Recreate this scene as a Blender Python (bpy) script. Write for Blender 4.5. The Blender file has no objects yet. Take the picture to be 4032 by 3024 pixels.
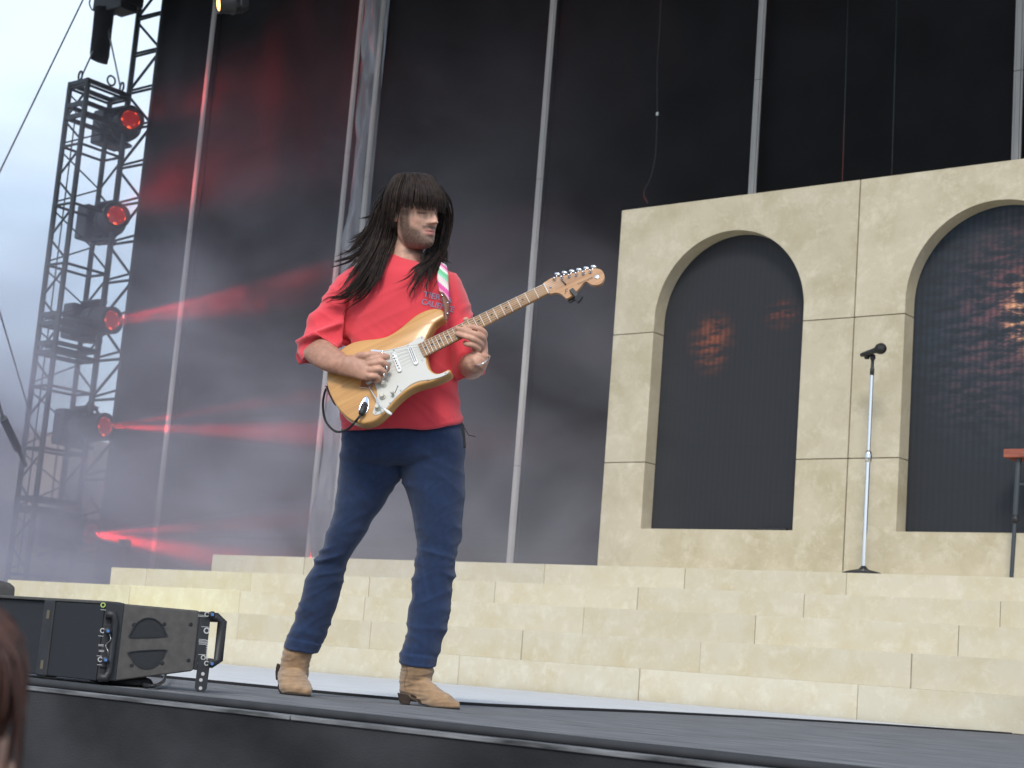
import bpy, math, random
import numpy as np
from mathutils import Vector, Matrix, noise
from mathutils.bvhtree import BVHTree

random.seed(7)
rng = np.random.default_rng(7)
S = bpy.context.scene
COL = S.collection
RAD = math.radians

# ------------------------------------------------------------------ camera
FPX, HC = 6698.0, 0.14                      # focal length in photo pixels, eye height over the stage
PITCH, ROLL, HEAD = RAD(9.586), RAD(4.5536), RAD(39.0736)
_f = np.array([-math.sin(HEAD) * math.cos(PITCH), math.cos(HEAD) * math.cos(PITCH), math.sin(PITCH)])
_r0 = np.array([math.cos(HEAD), math.sin(HEAD), 0.0])
_u0 = np.cross(_r0, _f)
CR = _r0 * math.cos(ROLL) + _u0 * math.sin(ROLL)      # camera right
CU = -_r0 * math.sin(ROLL) + _u0 * math.cos(ROLL)     # camera up
CT = -_f                                              # towards the camera
CP = np.array([0.0, 0.0, HC])
cam = bpy.data.cameras.new('camera')
cam.sensor_fit = 'HORIZONTAL'
cam.sensor_width = 36.0
cam.lens = 36.0 * FPX / 4032.0
cam.clip_start, cam.clip_end = 0.05, 3000
cam_o = bpy.data.objects.new('camera', cam)
COL.objects.link(cam_o)
cam_o.matrix_world = Matrix([[CR[i], CU[i], CT[i], CP[i]] for i in range(3)] + [[0, 0, 0, 1]])
S.camera = cam_o
cam.dof.use_dof = True
cam.dof.focus_distance = 6.0
cam.dof.aperture_fstop = cam.lens / 1000.0 / 0.0072

# ------------------------------------------------------------------ sky, sun, exposure
w = bpy.data.worlds.new('World')
S.world = w
w.use_nodes = True
nt = w.node_tree
nt.nodes.clear()
SUN_EL, SUN_AZ = RAD(40), RAD(152)          # azimuth clockwise from +Y: behind the camera, over the audience
sky = nt.nodes.new('ShaderNodeTexSky')
sky.sky_type = 'NISHITA'
sky.sun_disc = False
sky.sun_elevation = SUN_EL
sky.sun_rotation = SUN_AZ
sky.air_density = 1.0
sky.dust_density = 2.0
tc = nt.nodes.new('ShaderNodeTexCoord')
mp = nt.nodes.new('ShaderNodeMapping')
mp.inputs['Scale'].default_value = (1.0, 1.0, 3.2)
nz = nt.nodes.new('ShaderNodeTexNoise')
nz.inputs['Scale'].default_value = 3.1
nz.inputs['Detail'].default_value = 6
nz.inputs['Roughness'].default_value = 0.48
rp = nt.nodes.new('ShaderNodeValToRGB')
rp.color_ramp.elements[0].position = 0.36
rp.color_ramp.elements[0].color = (0.42, 0.42, 0.42, 1)
rp.color_ramp.elements[1].position = 0.66
rp.color_ramp.elements[1].color = (1, 1, 1, 1)
mx = nt.nodes.new('ShaderNodeMix')
mx.data_type = 'RGBA'
mx.inputs['B'].default_value = (6.5, 7.7, 9.2, 1)    # thin bright cloud, before the strength below
bg = nt.nodes.new('ShaderNodeBackground')
bg.inputs['Strength'].default_value = 0.10
wo = nt.nodes.new('ShaderNodeOutputWorld')
L = nt.links.new
L(tc.outputs['Generated'], mp.inputs['Vector'])
L(mp.outputs[0], nz.inputs['Vector'])
L(nz.outputs['Fac'], rp.inputs['Fac'])
L(rp.outputs['Color'], mx.inputs['Factor'])
L(sky.outputs[0], mx.inputs['A'])
L(mx.outputs['Result'], bg.inputs['Color'])
L(bg.outputs[0], wo.inputs['Surface'])

sun = bpy.data.lights.new('sun', 'SUN')
sun.energy = 1.5
sun.angle = RAD(14)
sun.color = (1.0, 0.95, 0.88)
sun_o = bpy.data.objects.new('sun', sun)
COL.objects.link(sun_o)
_sd = Vector((math.sin(SUN_AZ) * math.cos(SUN_EL), math.cos(SUN_AZ) * math.cos(SUN_EL), math.sin(SUN_EL)))
sun_o.rotation_euler = _sd.to_track_quat('Z', 'Y').to_euler()

S.view_settings.view_transform = 'Standard'
S.view_settings.look = 'None'
S.view_settings.exposure = 0.5
S.view_settings.gamma = 1.0
S.view_settings.use_curve_mapping = False
S.cycles.use_denoising = True
S.cycles.max_bounces = 6
S.cycles.diffuse_bounces = 3
S.cycles.glossy_bounces = 3
S.cycles.transparent_max_bounces = 8
S.cycles.volume_bounces = 1
S.cycles.sample_clamp_indirect = 6.0

# ------------------------------------------------------------------ helpers
def ray(x, y):
    return (CR * (x - 2016.0) - CU * (y - 1512.0)) / FPX - CT

def on(x, y, axis, val):                      # point of the plane axis = val seen at photo pixel x, y
    d = ray(x, y)
    return CP + d * ((val - CP[axis]) / d[axis])

def at(x, y, depth):
    return CP + ray(x, y) * depth

def proj(P):
    d = np.asarray(P, float) - CP
    z = -d @ CT
    return np.array([2016 + FPX * (d @ CR) / z, 1512 - FPX * (d @ CU) / z])

D0 = 6.0                                      # distance of the musician
def PX(p, dd=0.0):
    return CP + ray(p[0], p[1]) * (D0 - dd)

def dsp(x, y): return (x * 1.82278, y * 1.82278)
def c1(x, y): return (1150 + x / 2.765, 650 + y / 2.765)
def c2(x, y): return (1100 + x / 2.602, 1150 + y / 2.602)
def c3(x, y): return (1600 + x / 2.602, 1000 + y / 2.602)
def c5(x, y): return (1000 + x / 2.328, 2200 + y / 2.328)
def l1(x, y): return (x / 1.8433, y / 1.8433)
def l2(x, y): return (x / 1.8433, 900 + y / 1.8433)
def l3(x, y): return (x / 2.2122, 1750 + y / 2.2122)
def l4(x, y): return (x / 2.013, 2200 + y / 2.013)

class MB:
    def __init__(s):
        s.v, s.f = [], []
    def add(s, vs, fs):
        o = len(s.v)
        s.v.extend([tuple(map(float, p)) for p in vs])
        s.f.extend([tuple(i + o for i in q) for q in fs])
        return s
    def box(s, lo, hi):
        x0, y0, z0 = lo
        x1, y1, z1 = hi
        return s.add([(x0, y0, z0), (x1, y0, z0), (x1, y1, z0), (x0, y1, z0), (x0, y0, z1), (x1, y0, z1), (x1, y1, z1), (x0, y1, z1)],
                     [(0, 3, 2, 1), (4, 5, 6, 7), (0, 1, 5, 4), (1, 2, 6, 5), (2, 3, 7, 6), (3, 0, 4, 7)])
    def obox(s, c, ax, ay, az):               # centre and three half-axis vectors
        c, ax, ay, az = (np.asarray(q, float) for q in (c, ax, ay, az))
        vs = [c + i * ax + j * ay + k * az for k in (-1, 1) for j, i in ((-1, -1), (-1, 1), (1, 1), (1, -1))]
        return s.add(vs, [(0, 3, 2, 1), (4, 5, 6, 7), (0, 1, 5, 4), (1, 2, 6, 5), (2, 3, 7, 6), (3, 0, 4, 7)])
    def tube(s, pts, r, n=8, cap=True):
        pts = [np.asarray(p, float) for p in pts]
        rs = r if hasattr(r, '__len__') else [r] * len(pts)
        rings, ref = [], None
        for i, p in enumerate(pts):
            t = pts[min(i + 1, len(pts) - 1)] - pts[max(i - 1, 0)]
            t = t / (np.linalg.norm(t) + 1e-12)
            if ref is None:
                ref = np.array([0, 0, 1.0]) if abs(t[2]) < 0.9 else np.array([1.0, 0, 0])
            a = ref - t * (ref @ t)
            a /= np.linalg.norm(a) + 1e-12
            ref = a
            b = np.cross(t, a)
            rings.append([p + rs[i] * (a * math.cos(k * 2 * math.pi / n) + b * math.sin(k * 2 * math.pi / n)) for k in range(n)])
        return s.rings(rings, cap)
    def rings(s, rings, cap=True, closed=False):
        n = len(rings[0])
        vs = [p for r in rings for p in r]
        fs = []
        m = len(rings)
        for i in range(m if closed else m - 1):
            for k in range(n):
                a, b = i * n + k, i * n + (k + 1) % n
                c, d = ((i + 1) % m) * n + (k + 1) % n, ((i + 1) % m) * n + k
                fs.append((a, b, c, d))
        if cap and not closed:
            fs.append(tuple(range(n - 1, -1, -1)))
            fs.append(tuple((m - 1) * n + k for k in range(n)))
        return s.add(vs, fs)
    def lathe(s, prof, o=(0, 0, 0), axis='z', n=20, cap=True):
        o = np.asarray(o, float)
        rings = []
        for h, r in prof:
            ring = []
            for k in range(n):
                a = 2 * math.pi * k / n
                c, q = r * math.cos(a), r * math.sin(a)
                ring.append(o + (np.array([h, c, q]) if axis == 'x' else np.array([c, q, h]) if axis == 'z' else np.array([q, h, c])))
            rings.append(ring)
        return s.rings(rings, cap)
    def prism(s, outline, z0, z1):            # outline in x, y
        n = len(outline)
        vs = [(p[0], p[1], z0) for p in outline] + [(p[0], p[1], z1) for p in outline]
        fs = [tuple(range(n - 1, -1, -1)), tuple(range(n, 2 * n))] + [(i, (i + 1) % n, n + (i + 1) % n, n + i) for i in range(n)]
        return s.add(vs, fs)

def wloc(o):
    p = np.zeros(3)
    while o is not None:
        p = p + np.array(o.location)
        o = o.parent
    return p

def build(mb, name, m, parent=None, smooth=False, local=False, bevel=0.0, seg=2):
    me = bpy.data.meshes.new(name)
    v = np.array(mb.v, float)
    if parent is not None and not local:
        v = v - wloc(parent)
    me.from_pydata(v.tolist(), [], mb.f)
    me.update()
    if smooth:
        me.polygons.foreach_set('use_smooth', [True] * len(me.polygons))
    ob = bpy.data.objects.new(name, me)
    if m is not None:
        me.materials.append(m)
    COL.objects.link(ob)
    ob.parent = parent
    if bevel:
        b = ob.modifiers.new('bevel', 'BEVEL')
        b.width, b.segments, b.limit_method, b.angle_limit = bevel, seg, 'ANGLE', RAD(35)
        if not smooth:
            me.polygons.foreach_set('use_smooth', [True] * len(me.polygons))
            b.harden_normals = True
    return ob

def fixnormals(ob):
    import bmesh
    bm = bmesh.new()
    bm.from_mesh(ob.data)
    bmesh.ops.recalc_face_normals(bm, faces=bm.faces)
    bm.to_mesh(ob.data)
    bm.free()
    return ob

def tag(o, label=None, cat=None, group=None, kind=None):
    if label: o['label'] = label
    if cat: o['category'] = cat
    if group: o['group'] = group
    if kind: o['kind'] = kind
    return o

def thing(name, label, cat, loc=(0, 0, 0), group=None, mat=None):
    o = bpy.data.objects.new(name, None)
    o.empty_display_size = 0.1
    COL.objects.link(o)
    if mat is not None:
        o.matrix_world = mat
    else:
        o.location = tuple(map(float, loc))
    return tag(o, label, cat, group)

def copy_tree(o, parent=None):
    c = o.copy()
    COL.objects.link(c)
    c.parent = parent
    for ch in list(o.children):
        copy_tree(ch, c)
    return c

_rodmesh = {}
def rod(name, p, q, r, m, parent):            # straight tube as an object that shares one unit mesh per material
    key = m.name
    if key not in _rodmesh:
        me = bpy.data.meshes.new('rod')
        n = 8
        vs = [(math.cos(2 * math.pi * k / n), math.sin(2 * math.pi * k / n), z) for z in (0, 1) for k in range(n)]
        fs = [(k, (k + 1) % n, n + (k + 1) % n, n + k) for k in range(n)] + [tuple(range(n - 1, -1, -1)), tuple(range(n, 2 * n))]
        me.from_pydata(vs, [], fs)
        me.polygons.foreach_set('use_smooth', [i < n for i in range(n + 2)])
        me.materials.append(m)
        _rodmesh[key] = me
    o = bpy.data.objects.new(name, _rodmesh[key])
    COL.objects.link(o)
    o.parent = parent
    base = wloc(parent) if parent is not None else np.zeros(3)
    p, q = np.asarray(p, float) - base, np.asarray(q, float) - base
    d = Vector(q - p)
    ln = d.length
    o.matrix_basis = Matrix.Translation(Vector(p)) @ d.to_track_quat('Z', 'Y').to_matrix().to_4x4() @ Matrix.Diagonal((r, r, ln, 1))
    return o

def cr(pts, n, closed=False):                 # Catmull-Rom through rows of numbers
    pts = np.array(pts, float)
    m = len(pts)
    out = []
    for i in range(m if closed else m - 1):
        p1, p2 = pts[i], pts[(i + 1) % m]
        p0 = pts[i - 1] if closed or i > 0 else 2 * p1 - p2
        p3 = pts[(i + 2) % m] if closed or i + 2 < m else 2 * p2 - p1
        for k in range(n):
            t = k / n
            out.append(0.5 * (2 * p1 + (p2 - p0) * t + (2 * p0 - 5 * p1 + 4 * p2 - p3) * t * t + (3 * p1 - p0 - 3 * p2 + p3) * t ** 3))
    if not closed:
        out.append(pts[-1])
    return np.array(out)

# ------------------------------------------------------------------ materials
def mat(name, col, rough=0.6, metal=0.0, var=0.0, vscale=6.0, bump=0.0, bscale=60.0, stretch=(1, 1, 1), spec=0.5, col2=None, rand=0.0, detail=5.0):
    m = bpy.data.materials.new(name)
    m.use_nodes = True
    n = m.node_tree
    b = n.nodes['Principled BSDF']
    b.inputs['Base Color'].default_value = (*col, 1)
    b.inputs['Roughness'].default_value = rough
    b.inputs['Metallic'].default_value = metal
    b.inputs['Specular IOR Level'].default_value = spec
    lk = n.links.new
    if var or bump or rand:
        t = n.nodes.new('ShaderNodeTexCoord')
        mpn = n.nodes.new('ShaderNodeMapping')
        mpn.inputs['Scale'].default_value = stretch
        lk(t.outputs['Object'], mpn.inputs['Vector'])
    last = None
    if var:
        z = n.nodes.new('ShaderNodeTexNoise')
        z.inputs['Scale'].default_value = vscale
        z.inputs['Detail'].default_value = detail
        lk(mpn.outputs[0], z.inputs['Vector'])
        r = n.nodes.new('ShaderNodeValToRGB')
        r.color_ramp.elements[0].position, r.color_ramp.elements[1].position = 0.32, 0.68
        a = col2 if col2 else tuple(c * (1 - var) for c in col)
        r.color_ramp.elements[0].color = (*a, 1)
        r.color_ramp.elements[1].color = (*(col if col2 else tuple(min(1, c * (1 + var)) for c in col)), 1)
        lk(z.outputs['Fac'], r.inputs['Fac'])
        last = r.outputs['Color']
    if rand:
        oi = n.nodes.new('ShaderNodeObjectInfo')
        mr = n.nodes.new('ShaderNodeMapRange')
        mr.inputs['To Min'].default_value, mr.inputs['To Max'].default_value = 1 - rand, 1 + rand
        lk(oi.outputs['Random'], mr.inputs['Value'])
        hs = n.nodes.new('ShaderNodeHueSaturation')
        lk(mr.outputs[0], hs.inputs['Value'])
        if last is not None:
            lk(last, hs.inputs['Color'])
        else:
            hs.inputs['Color'].default_value = (*col, 1)
        last = hs.outputs[0]
    if last is not None:
        lk(last, b.inputs['Base Color'])
    if bump:
        z2 = n.nodes.new('ShaderNodeTexNoise')
        z2.inputs['Scale'].default_value = bscale
        z2.inputs['Detail'].default_value = 4
        lk(mpn.outputs[0], z2.inputs['Vector'])
        bp = n.nodes.new('ShaderNodeBump')
        bp.inputs['Strength'].default_value = bump
        bp.inputs['Distance'].default_value = 0.01
        lk(z2.outputs['Fac'], bp.inputs['Height'])
        lk(bp.outputs[0], b.inputs['Normal'])
    return m

def emis(name, col, strength):
    m = mat(name, tuple(c * 0.2 for c in col), 0.3)
    b = m.node_tree.nodes['Principled BSDF']
    b.inputs['Emission Color'].default_value = (*col, 1)
    b.inputs['Emission Strength'].default_value = strength
    return m

def stone(name, base, dark, light, sc=1.0):
    m = mat(name, base, 0.72, rand=0.06, spec=0.3)
    n = m.node_tree
    lk = n.links.new
    b = n.nodes['Principled BSDF']
    hs = [q for q in n.nodes if q.type == 'HUE_SAT'][0]
    t = n.nodes.new('ShaderNodeTexCoord')
    oi = [q for q in n.nodes if q.type == 'OBJECT_INFO'][0]
    sc3 = n.nodes.new('ShaderNodeVectorMath')
    sc3.operation = 'MULTIPLY_ADD'
    sc3.inputs[1].default_value = (1, 1, 1)
    cmb = n.nodes.new('ShaderNodeCombineXYZ')
    mu = n.nodes.new('ShaderNodeMath')
    mu.operation = 'MULTIPLY'
    mu.inputs[1].default_value = 37.0
    lk(oi.outputs['Random'], mu.inputs[0])
    lk(mu.outputs[0], cmb.inputs[0])
    lk(mu.outputs[0], cmb.inputs[1])
    lk(t.outputs['Object'], sc3.inputs[0])
    lk(cmb.outputs[0], sc3.inputs[2])
    def nz_(scale, det, rgh, p0, p1, dist=0.0):
        z = n.nodes.new('ShaderNodeTexNoise')
        z.inputs['Scale'].default_value = scale * sc
        z.inputs['Detail'].default_value = det
        z.inputs['Roughness'].default_value = rgh
        z.inputs['Distortion'].default_value = dist
        lk(sc3.outputs[0], z.inputs['Vector'])
        r = n.nodes.new('ShaderNodeMapRange')
        r.inputs['From Min'].default_value, r.inputs['From Max'].default_value = p0, p1
        lk(z.outputs['Fac'], r.inputs['Value'])
        return r.outputs[0], z
    blot, _ = nz_(1.9, 9, 0.68, 0.44, 0.66)
    vein, _ = nz_(5.0, 10, 0.74, 0.50, 0.70, 0.25)
    grain, gz = nz_(55.0, 3, 0.6, 0.3, 0.7)
    def mix(fac, A, B, mul=1.0, mode='MIX'):
        x = n.nodes.new('ShaderNodeMix')
        x.data_type = 'RGBA'
        x.blend_type = mode
        k = n.nodes.new('ShaderNodeMath')
        k.operation = 'MULTIPLY'
        k.inputs[1].default_value = mul
        lk(fac, k.inputs[0])
        lk(k.outputs[0], x.inputs['Factor'])
        for s_, val in (('A', A), ('B', B)):
            if isinstance(val, tuple):
                x.inputs[s_].default_value = (*val, 1)
            else:
                lk(val, x.inputs[s_])
        return x.outputs['Result']
    c = mix(blot, base, dark, 0.95)
    c = mix(vein, c, light, 0.75)
    c = mix(grain, c, (0.5, 0.5, 0.5), 0.22, 'OVERLAY')
    lk(c, hs.inputs['Color'])
    bp = n.nodes.new('ShaderNodeBump')
    bp.inputs['Strength'].default_value = 0.25
    bp.inputs['Distance'].default_value = 0.006
    lk(gz.outputs['Fac'], bp.inputs['Height'])
    lk(bp.outputs[0], b.inputs['Normal'])
    return m

M = {}
M['stone'] = stone('travertine', (0.525, 0.467, 0.345), (0.43, 0.375, 0.25), (0.64, 0.585, 0.46))
M['step'] = stone('step_travertine', (0.58, 0.535, 0.42), (0.54, 0.475, 0.33), (0.67, 0.635, 0.53), 1.5)
M['joint'] = mat('joint_dark', (0.13, 0.11, 0.075), 0.9)
M['scrim'] = mat('scrim_black', (0.0115, 0.0115, 0.0125), 0.85, var=0.25, vscale=1.4, bump=0.05, bscale=300, spec=0.25)
M['tarp'] = mat('grey_tarp', (0.26, 0.265, 0.285), 0.34, var=0.35, vscale=2.2, stretch=(3, 3, 0.4))
M['alu'] = mat('aluminium', (0.50, 0.48, 0.455), 0.7, 0.0, var=0.12, vscale=3, stretch=(6, 6, 0.5))
M['truss'] = mat('truss_black', (0.035, 0.045, 0.045), 0.45, 0.3, var=0.3, vscale=20)
M['black'] = mat('black_plastic', (0.022, 0.023, 0.026), 0.5, var=0.2, vscale=30, bump=0.06, bscale=400)
M['blackcloth'] = mat('black_cloth', (0.0125, 0.0125, 0.0145), 0.9, var=0.35, vscale=5, bump=0.2, bscale=160)
M['deck'] = mat('stage_deck', (0.17, 0.172, 0.18), 0.85, var=0.5, vscale=5, stretch=(0.7, 7, 1), detail=9, bump=0.15, bscale=220, spec=0.25)
M['skirt'] = mat('skirt_cloth', (0.050, 0.050, 0.055), 0.92, var=0.5, vscale=2.2, bump=0.25, bscale=220, col2=(0.013, 0.013, 0.015), detail=9, stretch=(1, 1, 1.6), spec=0.2)
M['whitefloor'] = mat('white_floor', (0.66, 0.67, 0.68), 0.6, var=0.12, vscale=5, stretch=(0.6, 3, 1))
M['trim'] = mat('edge_trim', (0.15, 0.15, 0.155), 0.65, 0.1, var=0.8, vscale=6, stretch=(1, 8, 8))
M['ground'] = mat('ground', (0.09, 0.09, 0.08), 0.9, var=0.4, vscale=0.5)
M['speaker'] = mat('speaker_paint', (0.075, 0.07, 0.066), 0.6, var=0.15, vscale=40, bump=0.12, bscale=600)
M['grille'] = mat('speaker_grille', (0.014, 0.016, 0.02), 0.65, var=0.3, vscale=300, bump=0.2, bscale=900)
M['chrome'] = mat('chrome', (0.8, 0.8, 0.8), 0.16, 1.0)
M['steel'] = mat('steel', (0.5, 0.5, 0.5), 0.35, 0.9)
M['white'] = mat('white_paint', (0.78, 0.78, 0.76), 0.35)
M['print'] = mat('white_print', (0.5, 0.5, 0.5), 0.6)
M['hicol'] = mat('yellow_print', (0.45, 0.6, 0.15), 0.5)
M['blue'] = mat('blue_plastic', (0.08, 0.2, 0.5), 0.35)
# ------------------------------------------------------------------ ground, stage, steps
EDGE = 2.82
mb = MB().add([(-700, -700, -1.5), (700, -700, -1.5), (700, 900, -1.5), (-700, 900, -1.5)], [(0, 1, 2, 3)])
tag(build(mb, 'ground', M['ground']), kind='structure')
mb = MB().box((-20.2, EDGE + 0.035, -0.12), (9, 18.5, 0.0))
tag(build(mb, 'stage_floor', M['deck']), kind='structure')
# white dance floor in front of the steps, with a rounded right end
wf = [(-19.0, 4.86), (-5.4, 4.9), (-4.75, 4.9), (-4.42, 5.02), (-4.36, 5.35), (-4.45, 5.9), (-4.66, 6.9), (-4.78, 8.2), (-4.70, 9.6), (-4.45, 10.74), (-19.0, 10.74)]
tag(build(MB().prism(wf, 0.001, 0.006), 'white_floor', M['whitefloor']), kind='structure')
bord = [(-19.0, 4.78), (-5.4, 4.82), (-4.72, 4.83), (-4.35, 4.97), (-4.28, 5.35), (-4.37, 5.9), (-4.58, 6.9), (-4.70, 8.2), (-4.62, 9.6), (-4.37, 10.74)]
inner = [p for p in wf[:-1]]
mb = MB()
n = len(bord)
vs = [(p[0], p[1], z) for z in (0.001, 0.010) for p in bord] + [(p[0], p[1], z) for z in (0.001, 0.010) for p in inner]
fs = []
for i in range(n - 1):
    fs += [(i, i + 1, n + i + 1, n + i), (n + i, n + i + 1, 3 * n + i + 1, 3 * n + i), (2 * n + i, 3 * n + i, 3 * n + i + 1, 2 * n + i + 1)]
mb.add(vs, fs)
tag(build(mb, 'floor_border', M['blackcloth']), 'thick black border strip edging the white floor', 'floor strip')

st = thing('stage_steps', 'pale travertine staircase of five broad steps spanning the stage', 'steps', (-10, 12, 0))
TZ = [0.0, 0.243, 0.492, 0.737, 0.975, 1.217]
TY = [10.8, 11.3, 11.9, 12.65, 13.4]
TX = [-18.8, -17.9, -16.95, -16.04, -15.16]
TJ = [[-9.09, -7.31, -5.5], [-10.58, -8.85, -7.1, -5.35], [-11.25, -8.67, -6.98, -5.27], [-11.92, -10.28, -8.64, -6.97, -5.27], [-11.9, -10.28, -8.64, -6.98, -5.3]]
for k in range(5):
    js = sorted(TJ[k])
    while js[0] - 1.74 > TX[k] + 0.5:
        js.insert(0, js[0] - 1.74)
    while js[-1] + 1.74 < 5.5:
        js.append(js[-1] + 1.74)
    js = [TX[k]] + js + [6.0]
    yb = TY[k + 1] + 0.25 if k < 4 else 15.9
    build(MB().box((TX[k] + 0.05, TY[k] + 0.012, TZ[k] - (0.002 if k else -0.001)), (5.9, yb - 0.05, TZ[k + 1] - 0.006)), 'riser_core', M['joint'], st)
    for a, b in zip(js[:-1], js[1:]):
        g = 0.0022
        dy = random.uniform(-0.004, 0.004)
        ob = build(MB().box((a + g, TY[k] + dy, TZ[k] + 0.003), (b - g, yb, TZ[k + 1])), 'step_block', M['step'], st, bevel=0.004, seg=1)

# ------------------------------------------------------------------ arch wall modules and screens
YF, YB = 14.0, 14.2
WT, WB = 4.975, 1.222
ZJ1, ZJ2, SILL, SPR = 2.313, 3.643, 1.645, 3.767
def slab(parent, outline, name='wall_panel'):     # outline in X, Z extruded from YF to YF + 0.34
    n = len(outline)
    vs = [(p[0], YF, p[1]) for p in outline] + [(p[0], YF + 0.19, p[1]) for p in outline]
    fs = [tuple(range(n)), tuple(range(2 * n - 1, n - 1, -1))] + [(n + i, n + (i + 1) % n, (i + 1) % n, i) for i in range(n)]
    ob = fixnormals(build(MB().add(vs, fs), name, M['stone'], parent, bevel=0.003, seg=1))
    return ob
def arch_module(x0, x1, wx0, wx1, label):
    t = thing('arch_wall', label, 'stage wall', ((x0 + x1) / 2, YF, WB), 'arched wall flats')
    g = 0.004
    cx, R_ = (wx0 + wx1) / 2, (wx1 - wx0) / 2
    slab(t, [(x0 + g, WB), (x1 - g, WB), (x1 - g, ZJ1 - g), (wx1, ZJ1 - g), (wx1, SILL), (wx0, SILL), (wx0, ZJ1 - g), (x0 + g, ZJ1 - g)])
    slab(t, [(x0 + g, ZJ1 + g), (wx0, ZJ1 + g), (wx0, ZJ2 - g), (x0 + g, ZJ2 - g)])
    slab(t, [(wx1, ZJ1 + g), (x1 - g, ZJ1 + g), (x1 - g, ZJ2 - g), (wx1, ZJ2 - g)])
    arc = [(cx + R_ * math.cos(a), SPR + R_ * math.sin(a)) for a in np.linspace(0, math.pi, 41)]
    slab(t, [(wx1, ZJ2 + g), (x1 - g, ZJ2 + g), (x1 - g, WT), (x0 + g, WT), (x0 + g, ZJ2 + g), (wx0, ZJ2 + g)] + arc[::-1])
    # dark backing behind the joints
    mb = MB()
    for (a, b) in ((x0 + 0.02, wx0 - 0.02), (wx1 + 0.02, x1 - 0.02)):
        mb.box((a, YF + 0.02, ZJ1 - 0.03), (b, YF + 0.17, ZJ1 + 0.03))
        mb.box((a, YF + 0.02, ZJ2 - 0.03), (b, YF + 0.17, ZJ2 + 0.03))
    build(mb, 'joint_backing', M['joint'], t)
    return t
arch_module(-10.08, -7.336, -9.578, -7.872, 'travertine wall flat with the narrow dark arch nearest the musician')
arch_module(-7.332, -4.60, -6.824, -5.118, 'travertine wall flat whose arch shows red and orange light on the screen')
arch_module(-4.596, -1.85, -4.09, -2.38, 'travertine wall flat at the far end past the table') if False else None

def screen_mat(name, spots, base_e):
    m = mat(name, (0.021, 0.022, 0.025), 0.6, spec=0.3)
    n = m.node_tree
    lk = n.links.new
    b = n.nodes['Principled BSDF']
    t = n.nodes.new('ShaderNodeTexCoord')
    sep = n.nodes.new('ShaderNodeSeparateXYZ')
    lk(t.outputs['Object'], sep.inputs[0])
    wv = n.nodes.new('ShaderNodeTexWave')
    wv.bands_direction = 'X'
    wv.inputs['Scale'].default_value = 5.2
    wv.inputs['Distortion'].default_value = 0.0
    lk(t.outputs['Object'], wv.inputs['Vector'])
    z = n.nodes.new('ShaderNodeTexNoise')
    z.inputs['Scale'].default_value = 7.5
    z.inputs['Detail'].default_value = 6
    z.inputs['Roughness'].default_value = 0.65
    mpn = n.nodes.new('ShaderNodeMapping')
    mpn.inputs['Rotation'].default_value = (0, RAD(-35), 0)
    mpn.inputs['Scale'].default_value = (0.7, 1, 2.3)
    lk(t.outputs['Object'], mpn.inputs['Vector'])
    lk(mpn.outputs[0], z.inputs['Vector'])
    total = None
    for (x, zc, rx, rz, col, k, lo) in spots:
        d = n.nodes.new('ShaderNodeVectorMath')
        d.operation = 'SUBTRACT'
        d.inputs[1].default_value = (x, 0, zc)
        lk(t.outputs['Object'], d.inputs[0])
        s = n.nodes.new('ShaderNodeVectorMath')
        s.operation = 'MULTIPLY'
        s.inputs[1].default_value = (1 / rx, 0, 1 / rz)
        lk(d.outputs[0], s.inputs[0])
        ln = n.nodes.new('ShaderNodeVectorMath')
        ln.operation = 'LENGTH'
        lk(s.outputs[0], ln.inputs[0])
        fall = n.nodes.new('ShaderNodeMapRange')
        fall.interpolation_type = 'SMOOTHSTEP'
        fall.inputs['From Min'].default_value, fall.inputs['From Max'].default_value = 1.0, 0.0
        lk(ln.outputs['Value'], fall.inputs['Value'])
        nm = n.nodes.new('ShaderNodeMapRange')
        nm.inputs['From Min'].default_value, nm.inputs['From Max'].default_value = lo, lo + 0.22
        lk(z.outputs['Fac'], nm.inputs['Value'])
        mu = n.nodes.new('ShaderNodeMath')
        mu.operation = 'MULTIPLY'
        lk(fall.outputs[0], mu.inputs[0])
        lk(nm.outputs[0], mu.inputs[1])
        sc = n.nodes.new('ShaderNodeVectorMath')
        sc.operation = 'SCALE'
        sc.inputs[0].default_value = tuple(c * k for c in col)
        lk(mu.outputs[0], sc.inputs['Scale'])
        if total is None:
            total = sc.outputs[0]
        else:
            ad = n.nodes.new('ShaderNodeVectorMath')
            ad.operation = 'ADD'
            lk(total, ad.inputs[0])
            lk(sc.outputs[0], ad.inputs[1])
            total = ad.outputs[0]
    ad = n.nodes.new('ShaderNodeVectorMath')
    ad.operation = 'ADD'
    ad.inputs[1].default_value = base_e
    lk(total, ad.inputs[0])
    wr = n.nodes.new('ShaderNodeMapRange')
    wr.inputs['To Min'].default_value, wr.inputs['To Max'].default_value = 0.6, 1.1
    lk(wv.outputs['Fac'], wr.inputs['Value'])
    fs_ = n.nodes.new('ShaderNodeVectorMath')
    fs_.operation = 'SCALE'
    lk(ad.outputs[0], fs_.inputs[0])
    lk(wr.outputs[0], fs_.inputs['Scale'])
    lk(fs_.outputs[0], b.inputs['Emission Color'])
    b.inputs['Emission Strength'].default_value = 1.0
    return m
M['screen1'] = screen_mat('led_screen_dim', [(-0.28, 0.55, 0.34, 0.42, (0.55, 0.12, 0.03), 0.30, 0.40), (0.5, 0.78, 0.3, 0.2, (0.5, 0.09, 0.03), 0.25, 0.46)], (0.004, 0.0045, 0.006))
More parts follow.
